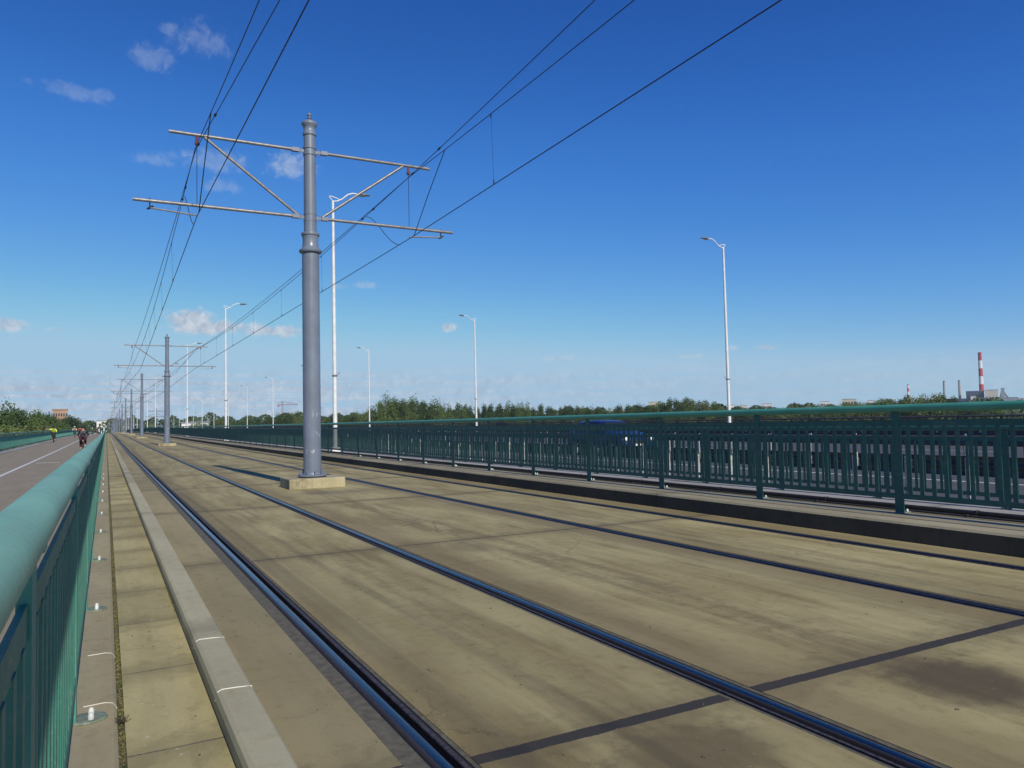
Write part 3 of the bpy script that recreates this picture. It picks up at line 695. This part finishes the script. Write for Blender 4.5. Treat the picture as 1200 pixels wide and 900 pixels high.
def cyclist(x, y, rz, label, top, legs, helmet=None, lean=0., arm=None, blabel='', scale=1., pack=None, skincol=(.42,.24,.17)):
    z = -.056+f(y)
    root = None
    sk = simple('skin', skincol, .5)
    sh = (0,.20+lean,1.40-lean*.4); nk = (0,.26+lean*1.1,1.48-lean*.4); hd = (0,.31+lean*1.2,1.60-lean*.4)
    J = [(0,-.20,.98,.13),(0,0.02+lean*.5,1.2-lean*.2,.12),(sh[0],sh[1],sh[2],.13),(nk[0],nk[1],nk[2],.055),(hd[0],hd[1],hd[2],.085),(hd[0],hd[1]-.01,hd[2]+.12,.075)]
    E_ = [(0,1),(1,2),(2,3),(3,4),(4,5)]
    def limb(pts, base):
        pr = base
        for p_ in pts: J.append(p_); E_.append((pr, len(J)-1)); pr = len(J)-1
    for s in (-1, 1):
        if arm and arm == s: limb([(s*.19,sh[1],sh[2]-.0,.055),(s*.45,sh[1]+.02,sh[2]-.03,.042),(s*.70,sh[1]+.05,sh[2]+.02,.033),(s*.79,sh[1]+.05,sh[2]+.03,.035)], 2)
        else: limb([(s*.19,sh[1],sh[2]-.02,.055),(s*.27,.24+lean*.5,1.18,.042),(s*.25,.35,1.05,.033),(s*.24,.41,1.03,.035)], 2)
        up = s > 0
        limb([(s*.10,-.16,.93,.095),(s*.12,.22 if up else .12,.80 if up else .62,.062),(s*.12,-.13 if up else .03,.48 if up else .27,.045),(s*.12,-.02 if up else .16,.43 if up else .22,.04)], 0)
    body = skin_mesh('person', J, E_, sk); body.location = (x, y, z); body.rotation_euler = (0,0,rz); body.scale = (scale,)*3
    tag(body, label, 'person', 'people cycling on the path')
    # clothing children
    T = [(0,-.17,1.0,.155),(0,.02+lean*.5,1.2-lean*.2,.15),(sh[0],sh[1],sh[2],.16)]; TE = [(0,1),(1,2)]
    for s in (-1, 1):
        pr = 2
        if arm and arm == s: L_ = [(s*.20,sh[1],sh[2],.075),(s*.43,sh[1]+.02,sh[2]-.03,.058)]
        else: L_ = [(s*.20,sh[1],sh[2]-.02,.075),(s*.27,.24+lean*.5,1.18,.06),(s*.255,.33,1.08,.05)]
        for p_ in L_: T.append(p_); TE.append((pr, len(T)-1)); pr = len(T)-1
    skin_mesh('jacket', T, TE, top, body)
    P = [(0,-.20,.98,.15)]; PE = []
    for s in (-1, 1):
        pr = 0; up = s > 0
        for p_ in [(s*.10,-.16,.93,.11),(s*.12,.22 if up else .12,.80 if up else .62,.078),(s*.12,-.08 if up else .05,.55 if up else .36,.06)]:
            P.append(p_); PE.append((pr, len(P)-1)); pr = len(P)-1
    skin_mesh('trousers', P, PE, legs, body)
    for s in (-1, 1):
        up = s > 0; yy, zz = (-.02, .43) if up else (.16, .22)
        MB().tube([(s*.12,yy-.17,zz-.03),(s*.12,yy-.05,zz-.02),(s*.12,yy+.1,zz-.05)], [.04,.05,.03], 8).build('shoe', M_rub, body, smooth=True)
    if helmet: 
        h_ = MB().lathe([(.125,0),(.13,.04),(.115,.10),(.07,.145),(.01,.16)], 16); h_.v = [(a+hd[0], b_*1.15+hd[1], c_+hd[2]+.02) for a, b_, c_ in h_.v]; h_.build('helmet', helmet, body, smooth=True)
    else:
        h_ = MB().lathe([(.09,-.1),(.115,-.02),(.12,.05),(.105,.12),(.06,.17),(.01,.185)], 14); h_.v = [(a+hd[0], b_+hd[1]-.025, c_+hd[2]) for a, b_, c_ in h_.v]; h_.build('hair', simple('dark_hair', (.02,.015,.012), .6), body, smooth=True)
    if pack:
        p_ = MB().box(-.16,.16,-.20+sh[1]-.12,sh[1]-.12,1.02,1.40); po = p_.build('backpack', pack, body); bevel(po, .05, 3)
    bicycle(x, y, z, rz, blabel)
cl_y = simple('hi_vis_yellow', (.62,.85,.04), .6, var=.05); cl_k = simple('black_cloth', (.015,.016,.02), .8); cl_w = simple('white_cloth', (.6,.6,.52), .7)
cl_r = simple('red_cloth', (.6,.06,.03), .7); cl_n = simple('navy_cloth', (.03,.035,.06), .8); cl_g = simple('grey_cloth', (.06,.065,.07), .8); cl_t = simple('bare_leg', (.3,.16,.11), .6); cl_p = simple('plum_cloth', (.05,.008,.02), .8)
cyclist(-4.9, 94., pi, 'cyclist in bright yellow jacket with one arm stretched out', cl_y, cl_k, cl_k, 0., 1, 'bicycle under the yellow-jacketed cyclist')
cyclist(-4.45, 141., pi, 'cyclist in pale shirt and white helmet near the left railing', cl_w, cl_n, cl_w, .05, None, 'bicycle under the rider in the white helmet')
cyclist(-3.95, 152., pi, 'cyclist in red top riding beside the pale-shirted one', cl_r, cl_k, None, .05, None, 'bicycle under the rider in red')
cyclist(-1.16, 50., 0., 'cyclist in black with a dark backpack riding away near the handrail', cl_k, cl_p, cl_k, .12, None, 'dark bicycle under the rider with a backpack', .93, cl_g)
cyclist(-3.0, 215., 0., 'tiny cyclist in grey far down the path', cl_g, cl_k, cl_w, .1, None, 'tiny bicycle under the far grey-clad rider')
cyclist(-2.2, 219., 0., 'tiny cyclist in black far down the path, beside a grey-clad rider', cl_k, cl_k, None, .1, None, 'tiny bicycle under the far black-clad rider')

# ------------------------------------------------------------------ trees
def leaf_mat(name, a, b_):
    m, g, b = material(name); p = g.pos()
    oi = g.node('ShaderNodeObjectInfo').outputs['Random']
    n = g.noise(p, .35, 3); n2 = g.noise(p, 2.5, 2)
    c = g.mix(g.m('MULTIPLY', g.m('ADD', g.ramp(n, .3, .7), n2), .55, clamp=True), a, b_)
    c = g.mix(g.m('MULTIPLY', oi, .5), c, tuple(x*1.35 for x in b_))
    g.put(b.inputs['Base Color'], c); b.inputs['Roughness'].default_value = .7; b.inputs['Specular IOR Level'].default_value = .25
    return m
M_leaf = [leaf_mat('leaf_green', (.030,.058,.016), (.085,.125,.032)), leaf_mat('leaf_dark', (.016,.038,.013), (.045,.078,.024)), leaf_mat('leaf_olive', (.060,.082,.026), (.125,.150,.05))]
M_bark = simple('bark', (.09,.075,.055), .9, var=.3, scale=2)
def leaf(mb, p, s, rnd):
    a = Vector((rnd.gauss(0,1), rnd.gauss(0,1), rnd.gauss(0,.7)+.25)).normalized(); t = a.orthogonal().normalized(); t.rotate(Matrix.Rotation(rnd.random()*6.28, 3, a)); u = a.cross(t)
    k = len(mb.v); w = s*(.6+rnd.random()*.8); h = s*(.6+rnd.random()*.8)
    mb.v += [tuple(p-t*w*.5), tuple(p+u*h*.5+a*.1*s), tuple(p+t*w*.5), tuple(p-u*h*.5-a*.1*s)]; mb.f.append((k, k+1, k+2, k+3))
def make_tree(seed, h, w, kind, mat, n=2600, ls=.42):
    rnd = random.Random(seed); root = empty('tree')
    tr = MB(); tr.tube([(0,0,-.3),(rnd.uniform(-.1,.1),0,h*.25),(rnd.uniform(-.3,.3),rnd.uniform(-.3,.3),h*.55),(rnd.uniform(-.3,.3),.1,h*.85)], [h*.022,h*.017,h*.011,h*.003], 8)
    lobes = []
    nl = 16 if kind != 'poplar' else 22
    for i in range(nl):
        t = (i+.5)/nl
        if kind == 'poplar':
            z = h*(.12+.80*t); R = w*.5*(sin(pi*min(1, .12+t*.85))**.6)*rnd.uniform(.2,.9); rr = w*rnd.uniform(.14,.24)
            zz = rr*rnd.uniform(1.3,2.2)
        else:
            z = h*(.2+.68*t); R = w*.5*sqrt(max(.05, 1-((t-.35)/.72)**2))*rnd.uniform(.25,.95); rr = w*rnd.uniform(.15,.26); zz = rr*rnd.uniform(.75,1.1)
        a = rnd.random()*2*pi; c = Vector((R*cos(a), R*sin(a), z)); lobes.append((c, rr, zz))
        tr.tube([(0,0,z*.55),(c.x*.5,c.y*.5,z*.8),tuple(c)], [h*.008,h*.005,h*.002], 5)
    tr.build('trunk', M_bark, root, smooth=True)
    cr = MB(); tot = sum(l[1]**2*l[2] for l in lobes)
    for c, rr, zz in lobes:
        for _ in range(int(n*rr*rr*zz/tot)):
            d = Vector((rnd.gauss(0,1), rnd.gauss(0,1), rnd.gauss(0,1))).normalized()*(rnd.random()**.45)
            q = c+Vector((d.x*rr, d.y*rr, d.z*zz))
            if rnd.random() < .08: q += d*rr*.35
            leaf(cr, q, ls*(1.3 if rnd.random() < .2 else 1), rnd)
    for _ in range(n//14):                   # loose sprigs breaking the outline
        c, rr, zz = rnd.choice(lobes); d = Vector((rnd.gauss(0,1), rnd.gauss(0,1), abs(rnd.gauss(0,1)))).normalized()
        leaf(cr, c+Vector((d.x*rr, d.y*rr, d.z*zz))*rnd.uniform(1.,1.25), ls*.8, rnd)
    cr.build('crown', mat, root, fix=False)
    return root
rt = random.Random(11)
protos = [make_tree(1, 17, 11, 'round', M_leaf[0], 4200, .42), make_tree(2, 17, 12, 'round', M_leaf[1], 4200, .42), make_tree(3, 17, 12, 'round', M_leaf[2], 4200, .42),
          make_tree(4, 20, 8, 'poplar', M_leaf[1], 3600, .42), make_tree(5, 17, 9, 'poplar', M_leaf[0], 3400, .42)]
used = set()
def plant(i, x, y, top, wid, label, group):
    q = protos[i] if i not in used else copy_tree(protos[i]); used.add(i)
    h = top-GZ; h0 = [17,17,17,20,17][i]*1.02; k = h/h0; w0 = [11,12,12,8,9][i]
    q.location = (x, y, GZ); q.scale = (wid/w0, wid/w0, k); q.rotation_euler = (0,0,rt.random()*6.28)
    tag(q, label, 'tree', group)
def interp(t, a):
    for (x0, v0), (x1, v1) in zip(t, t[1:]):
        if x0 <= a <= x1: return v0+(v1-v0)*(a-x0)/(x1-x0)
    return t[0][1] if a < t[0][0] else t[-1][1]
LT = [(-12,1.7),(-7,1.65),(-5.2,1.6),(-4.4,1.75),(-3.6,1.55),(-2.6,1.05),(-1.9,.9),(-1.3,.55),(-1.0,.75),(-.6,.85),(-.3,.4)]
# left bank: near shrubby willows in front, taller dark trees behind
for k in range(34):
    az = -11.5+k*.31+rt.uniform(-.1,.1); D = interp([(-12,150),(-6,185),(-3.,260),(-1.,520)], az)*rt.uniform(.95,1.2)
    el = interp(LT, az)+rt.uniform(-.12,.1)
    x, y = D*sin(radians(az)), D*cos(radians(az))
    if x > -9: x = -9-rt.random()*3
    plant(rt.choice([0,1,1,3,4]), x, y, H_EYE+D*tan(radians(el)), rt.uniform(8,12), f"tall {'spiky' if k % 3 else 'broad'} dark tree on the left bank, " + ('near the left picture edge' if az < -5.2 else 'between the picture edge and the salmon block' if az < -3.1 else 'in front of the salmon apartment block' if az < -2.0 else 'right of the salmon apartment block'), 'tall trees on the left bank')
for k in range(26):
    az = -11.8+k*.40+rt.uniform(-.1,.1); D = interp([(-12,105),(-6,135),(-3.,200),(-1.2,420)], az)*rt.uniform(.93,1.1)
    el = interp(LT, az)*.42+rt.uniform(-.15,.15)
    x, y = D*sin(radians(az)), D*cos(radians(az))
    if x > -11: x = -11
    plant(rt.choice([2,2,0]), x, y, H_EYE+D*tan(radians(el)), rt.uniform(9,12), 'paler bushy willow beyond the left railing, ' + ('near the left picture edge' if az < -4.6 else 'behind the yellow-jacketed cyclist' if az < -3.0 else 'behind the pale-shirted cyclist'), 'willows beyond the left railing')
RT = [(1,.5),(7,.72),(9.5,.85),(12,1.2),(13,.95),(15,1.0),(17.4,1.15),(18.2,1.8),(19.5,2.15),(22,1.85),(23,1.3),(24.3,1.5),(27,1.4),(30,1.3),(32,1.2),(34.5,1.05),(37,1.2),(39.5,1.55),(41.3,1.7),(42.8,1.5),(43.6,.9),(47,.85),(50,.9),(53,.95),(54.5,1.15),(56,1.3),(57.2,1.45),(58.2,1.25),(59.2,.7),(61,.6),(66,.6)]
az = 5.5
while az < 60.5:
    D = rt.uniform(400, 520); el = interp(RT, az)+rt.uniform(-.28,.1)
    pop = 22.5 < az < 35
    i = rt.choice([3,4,3,1] if pop else [0,1,1,2])
    adj = ['bushy green', 'broad dark', 'olive green', 'tall spiky dark', 'slender green'][i]
    if 17.5 < az < 23:
        i = rt.choice([1,4,0]); adj = ['bushy green', 'broad dark', '', '', 'slender green'][i]
        lab, gp = f"{adj} tree of the big clump behind the right railing, {'left half' if az < 20.2 else 'right half'}", 'big clump behind the railing'
    else:
        places = [(9.5,'behind the second mast'),(13,'around the skyline crane'),(17.5,'between the nearest mast and the big clump'),(25.3,'between the big clump and the second far lamp post'),(30,'just right of the second far lamp post'),(35,'above the blue car'),(39,'right of the blue car'),(43.3,'just left of the rightmost lamp post'),(48,'just right of the rightmost lamp post'),(53,'on the low skyline below the pale far blocks'),(56.3,'around the small striped chimney'),(61,'beside the plain power plant chimneys')]
        lab = adj+' tree '+next(t for m_, t in places if az < m_)
        gp = 'slender trees beyond the road' if pop else 'round trees beyond the road' if 39 < az < 43.3 else 'distant trees around the masts' if az < 17.5 else 'distant trees at the right'
    a = radians(az)
    plant(i, D*sin(a), D*cos(a), H_EYE+D*tan(radians(el)), rt.uniform(9,14) if not pop else rt.uniform(6,9), lab, gp)
    az += rt.uniform(.3,.55)
# far-off wood and scrub: one mass
wd = MB(); rw = random.Random(5)
for k in range(52000):
    az = rw.uniform(-2., 75.); D = rw.uniform(560, 1500) if rw.random() < .6 else rw.uniform(330, 560)
    el = (.8 if az < 40 else .66)+.2*sin(az*1.7)*sin(az*.53+1)+.12*sin(az*5.1) if D > 560 else .0
    if az < 1.5: el *= .8
    zt = H_EYE+D*tan(radians(el)) if D > 560 else GZ+7+3*sin(az*9+D*.05)
    z = GZ+(zt-GZ)*(rw.random()**.5); a = radians(az)
    leaf(wd, Vector((D*sin(a), D*cos(a), z)), 2.0*(D/600)**.7, rw)
tag(wd.build('far_woodland', leaf_mat('leaf_far', (.022,.045,.018), (.055,.085,.03)), fix=False), 'dark green mass of far woodland along the horizon behind the road', 'woodland', kind='stuff')

# ------------------------------------------------------------------ far buildings, chimneys, cranes, pylons
def P(az, D): a = radians(az); return D*sin(a), D*cos(a)
def zel(D, el): return H_EYE+D*tan(radians(el))
M_w = simple('chimney_white', (.7,.68,.66), .7, var=.04, scale=.02); M_r = simple('chimney_red', (.45,.03,.04), .7, var=.06, scale=.02)
M_sl = simple('plant_cladding_dark', (.05,.07,.11), .7, var=.1, scale=.05); M_cr = simple('plant_cream', (.55,.5,.4), .8, var=.06, scale=.05); M_sal = simple('salmon_render', (.42,.27,.19), .85, var=.08, scale=.05)
M_win = simple('dark_window', (.03,.04,.05), .2); M_cg = simple('plant_grey', (.28,.31,.34), .8, var=.1, scale=.05)
def chimney(az, D, el, r, label, bands, cols, n=0):
    x, y = P(az, D); root = empty('chimney', (x, y, GZ)); root.rotation_euler[2] = 0; tag(root, label, 'chimney')
    H = zel(D, el)-GZ
    for i in range(bands):
        z0, z1 = H*(.25+.75*i/bands) if i else 0, H*(.25+.75*(i+1)/bands)
        rr = lambda z: r*(1-.35*z/H)
        MB().lathe([(rr(z0), z0), (rr(z1), z1)], 20).build('band' if bands > 1 else 'stack', cols[(bands-1-i) % len(cols)], root, auto=40)
    MB().lathe([(r*.70, H-1.5), (r*.72, H+.6)], 20).build('rim', M_sl if cols[0] != M_r else M_r, root, auto=40)
chimney(59.87, 2400, 3.78, 6.5, 'tall red and white striped power plant chimney', 6, [M_r, M_w])
chimney(55.69, 2700, 1.9, 4., 'small distant red and white striped chimney left of the plain pair', 7, [M_w, M_r])
chimney(57.79, 2400, 2.05, 4., 'plain grey chimney, left of the pair beside the power plant', 1, [M_cg])
chimney(58.65, 2400, 2.05, 4., 'plain brownish chimney, right of the pair beside the power plant', 1, [simple('chimney_brown', (.34,.27,.22), .8, var=.05, scale=.02)])
def block(name, az0, az1, D, el, depth, mat, label, rows=0, cols=0, cat='building', group=None, roofs=True):
    a = radians((az0+az1)/2); x, y = P((az0+az1)/2, D); w = D*radians(az1-az0); root = empty(name, (x, y, GZ), -a); tag(root, label, cat, group)
    H = zel(D, el)-GZ
    MB().box(-w/2, w/2, 0, depth, 0, H).build('wall', mat, root)
    MB().box(-w/2-.6, w/2+.6, -.6, depth+.6, H, H+.7).build('roof', M_cg if roofs else mat, root)
    if rows:
        for i in range(cols):
            for j in range(rows):
                cx = -w/2+w*(i+.5)/cols; cz = H*(.12+.82*(j+.5)/rows)
                MB().box(cx-w/cols*.28, cx+w/cols*.28, -.15, .05, cz-H/rows*.28, cz+H/rows*.2).build('window', M_win, root)
    return root
block('power_plant', 59.0, 60.0, 2350, 1.32, 60, M_sl, 'dark blue power plant hall left of the striped chimney', 2, 4)
block('power_plant', 60.05, 60.75, 2330, 1.36, 60, M_cr, 'cream power plant hall right of the striped chimney', 1, 4)
block('power_plant', 57.9, 60.2, 2300, .86, 40, M_sl, 'long low dark plant shed below the plain chimneys', 0, 0)
block('power_plant', 60.4, 61.8, 2250, .84, 40, M_cg, 'low blue-grey plant shed right of the cream hall', 0, 0)
block('power_plant', 61.5, 64.5, 2300, .76, 40, M_cr, 'low pale plant building at the right picture edge', 0, 0)
block('power_plant', 59.25, 59.55, 2290, 1.0, 20, M_w, 'small white plant building at the foot of the striped chimney', 0, 0)
x, y = P(61.1, 2340); rt_ = empty('conveyor_tower', (x, y, GZ), -radians(61)); tag(rt_, 'small grey inclined conveyor tower right of the cream plant hall', 'tower')
MB().tube([(-14,0,20),(-4,0,66)], 3.5, 8).tube([(-4,0,66),(16,0,30)], 2.6, 8).build('conveyor', M_cg, rt_); MB().box(-8,0,-4,4,0,72).build('tower', M_cg, rt_)
block('apartment_block', -3.05, -2.2, 700, 1.42, 14, M_sal, 'salmon apartment block rising above the left trees', 6, 6, roofs=False)
rc = random.Random(3)
labs = ['pale distant building left of the rightmost tall lamp post', 'cream distant block on the skyline right of the tall lamp post', 'whitish distant block on the low right skyline, near the small striped chimney']
for i, (a0, a1, el, mt) in enumerate([(38.3,39.1,1.32,M_cr),(43.8,44.5,.92,M_w),(44.8,45.3,.86,M_cr),(46.3,47.0,.95,M_w),(48.2,48.8,.9,M_cg),(50.2,50.8,1.0,M_w),(51.6,52.5,1.12,M_cr),(53.2,53.6,1.0,M_w)]):
    lab = ['pale block rising behind the round trees left of the rightmost lamp post','whitish block just right of the rightmost lamp post','small cream block second right of the rightmost lamp post','whitish block third right of the rightmost lamp post','grey block midway between lamp post and small striped chimney','white low block right of the grey one on the skyline','wide cream block above the low skyline trees','narrow white block nearest the small striped chimney'][i]
    block('apartment_block', a0, a1, 1650+i*30, el*.93, 14, mt, lab, 3, 5, group='distant blocks on the right skyline')
block('apartment_block', 4.6, 6.4, 560, .42, 16, M_w, 'low white building beyond the road, behind the second mast', 2, 8)
block('apartment_block', -.55, .02, 800, .66, 12, M_w, 'white flat-roofed building at the far end of the path', 1, 4)
M_cn = simple('crane_paint', (.3,.14,.12), .7)
def crane(az, D, el, jib, label):
    x, y = P(az, D); root = empty('tower_crane', (x, y, GZ), -radians(az)); tag(root, label, 'crane'); H = zel(D, el)-GZ
    m_ = MB(); s_ = 1.1
    for sx in (-s_, s_):
        for sy in (-s_, s_): m_.tube([(sx,sy,0),(sx,sy,H)], .28, 4)
    z = 0; k = 1
    while z < H-3: m_.tube([(-s_*k,-s_,z),(s_*k,-s_,z+3)], .2, 4); z += 3; k = -k
    m_.build('mast', M_cn, root)
    MB().tube([(-jib*.3,0,H-6),(jib,0,H-6)], .45, 4).tube([(-jib*.3,0,H-3.4),(0,0,H-1),(jib,0,H-5)], .3, 4).box(-jib*.33,-jib*.2,-1,1,H-9,H-6).build('jib', M_cn, root)
crane(11.3, 1300, 1.86, 24, 'thin construction crane on the skyline just left of the nearest mast')
crane(13.2, 1350, 1.55, 20, 'pale red construction crane right beside the nearest mast, low on the skyline')
def pylon(az, D, el, label):
    x, y = P(az, D); root = empty('power_pylon', (x, y, GZ), -radians(az)); tag(root, label, 'pylon', 'power pylons behind the masts'); H = zel(D, el)-GZ
    m_ = MB()
    for sx in (-1, 1): m_.tube([(sx*3.2,0,0),(sx*.7,0,H*.7),(sx*.3,0,H)], .3, 4)
    for j in range(8):
        z0, z1 = H*j/9, H*(j+1)/9; w0, w1 = 3.2-2.6*j/8, 3.2-2.6*(j+1)/8
        m_.tube([(-w0,0,z0),(w1,0,z1)], .18, 4).tube([(w0,0,z0),(-w1,0,z1)], .18, 4)
    m_.build('lattice', M_cg, root)
    MB().tube([(-7,0,H*.78),(7,0,H*.78)], .28, 4).tube([(-5,0,H*.93),(5,0,H*.93)], .28, 4).tube([(-7,0,H*.78),(0,0,H*.86),(7,0,H*.78)], .15, 4).build('crossarm', M_cg, root)
pylon(3.0, 620, 1.45, 'small lattice power pylon on the skyline left of the second mast'); pylon(6.3, 900, 1.1, 'small lattice power pylon on the skyline right of the second mast')

# ------------------------------------------------------------------ moss, weeds and grit on the footway
ms = MB(); rm = random.Random(9)
def moss(x, y, s, z=-.045):
    leaf(ms, Vector((x, y, z+rm.random()*.008)), s, rm)
dens = [(3.0,4.6,.5),(4.6,5.6,.7),(5.0,5.4,1.),(5.6,6.6,.35),(6.6,9.5,.25),(9.5,16,.12),(2.,3.,.3)]
for a, b_, k in dens:
    for _ in range(int((b_-a)*900*k)): moss(rm.gauss(.066,.006), rm.uniform(a, b_), rm.uniform(.004,.011))
for _ in range(220): moss(.448+rm.gauss(0,.004), rm.gauss(6.4,.22), rm.uniform(.004,.01), -.032)
mm, g, b = material('moss'); n = g.noise(g.pos(), 30, 4)
g.put(b.inputs['Base Color'], g.mix(g.ramp(n, .4, .6), (.09,.12,.015), (.2,.16,.07))); b.inputs['Roughness'].default_value = 1
tag(ms.build('moss', mm, fix=False), 'green moss growing in the slot beside the footway slabs', 'moss', kind='stuff')
ws = MB()
for _ in range(46):
    a = rm.random()*6.28; l = rm.uniform(.01,.04); q = Vector((.072, 3.93, -.045)); e = q+Vector((cos(a)*l*.8, sin(a)*l, rm.uniform(.005,.03)))
    ws.tube([q, q.lerp(e,.5)+Vector((0,0,.006)), e], .0011, 4)
    if rm.random() < .5: leaf(ws, e, .009, rm)
tag(ws.build('weed', simple('dry_weed', (.06,.045,.025), .9)), 'small dried weed in the footway slot near the second railing post', 'weed')
gs = MB(); 
for _ in range(110):
    x = rm.choice([rm.uniform(.1,.44), rm.uniform(.64,.95), rm.uniform(1.3,2.4), rm.uniform(2.8,4.9)]); y = 1.8+rm.random()**2*12; z = -.034 if x < .45 else .001
    r_ = rm.uniform(.0015,.0045); q = Matrix.Translation((x, y, z+r_*.4)) @ Matrix.Rotation(rm.random()*6, 4, 'Z')
    gs.box(-r_, r_, -r_*1.4, r_*1.4, -r_*.5, r_*.5, q)
tag(gs.build('grit', simple('grit', (.16,.13,.09), .9, var=.4, scale=90)), 'scattered grit and crumbs on the concrete slabs', 'grit', kind='stuff')

# ------------------------------------------------------------------ thin haze
hz = bpy.data.materials.new('haze'); hz.use_nodes = True; nt = hz.node_tree; nt.nodes.remove(nt.nodes['Principled BSDF'])
pv = nt.nodes.new('ShaderNodeVolumePrincipled'); pv.inputs['Color'].default_value = (.85,.92,1,1); pv.inputs['Density'].default_value = .00007
nt.links.new(pv.outputs[0], nt.nodes['Material Output'].inputs['Volume'])
tag(MB().box(-3400, 3400, -3400, 3400, -12., 175.).build('haze', hz), kind='stuff')
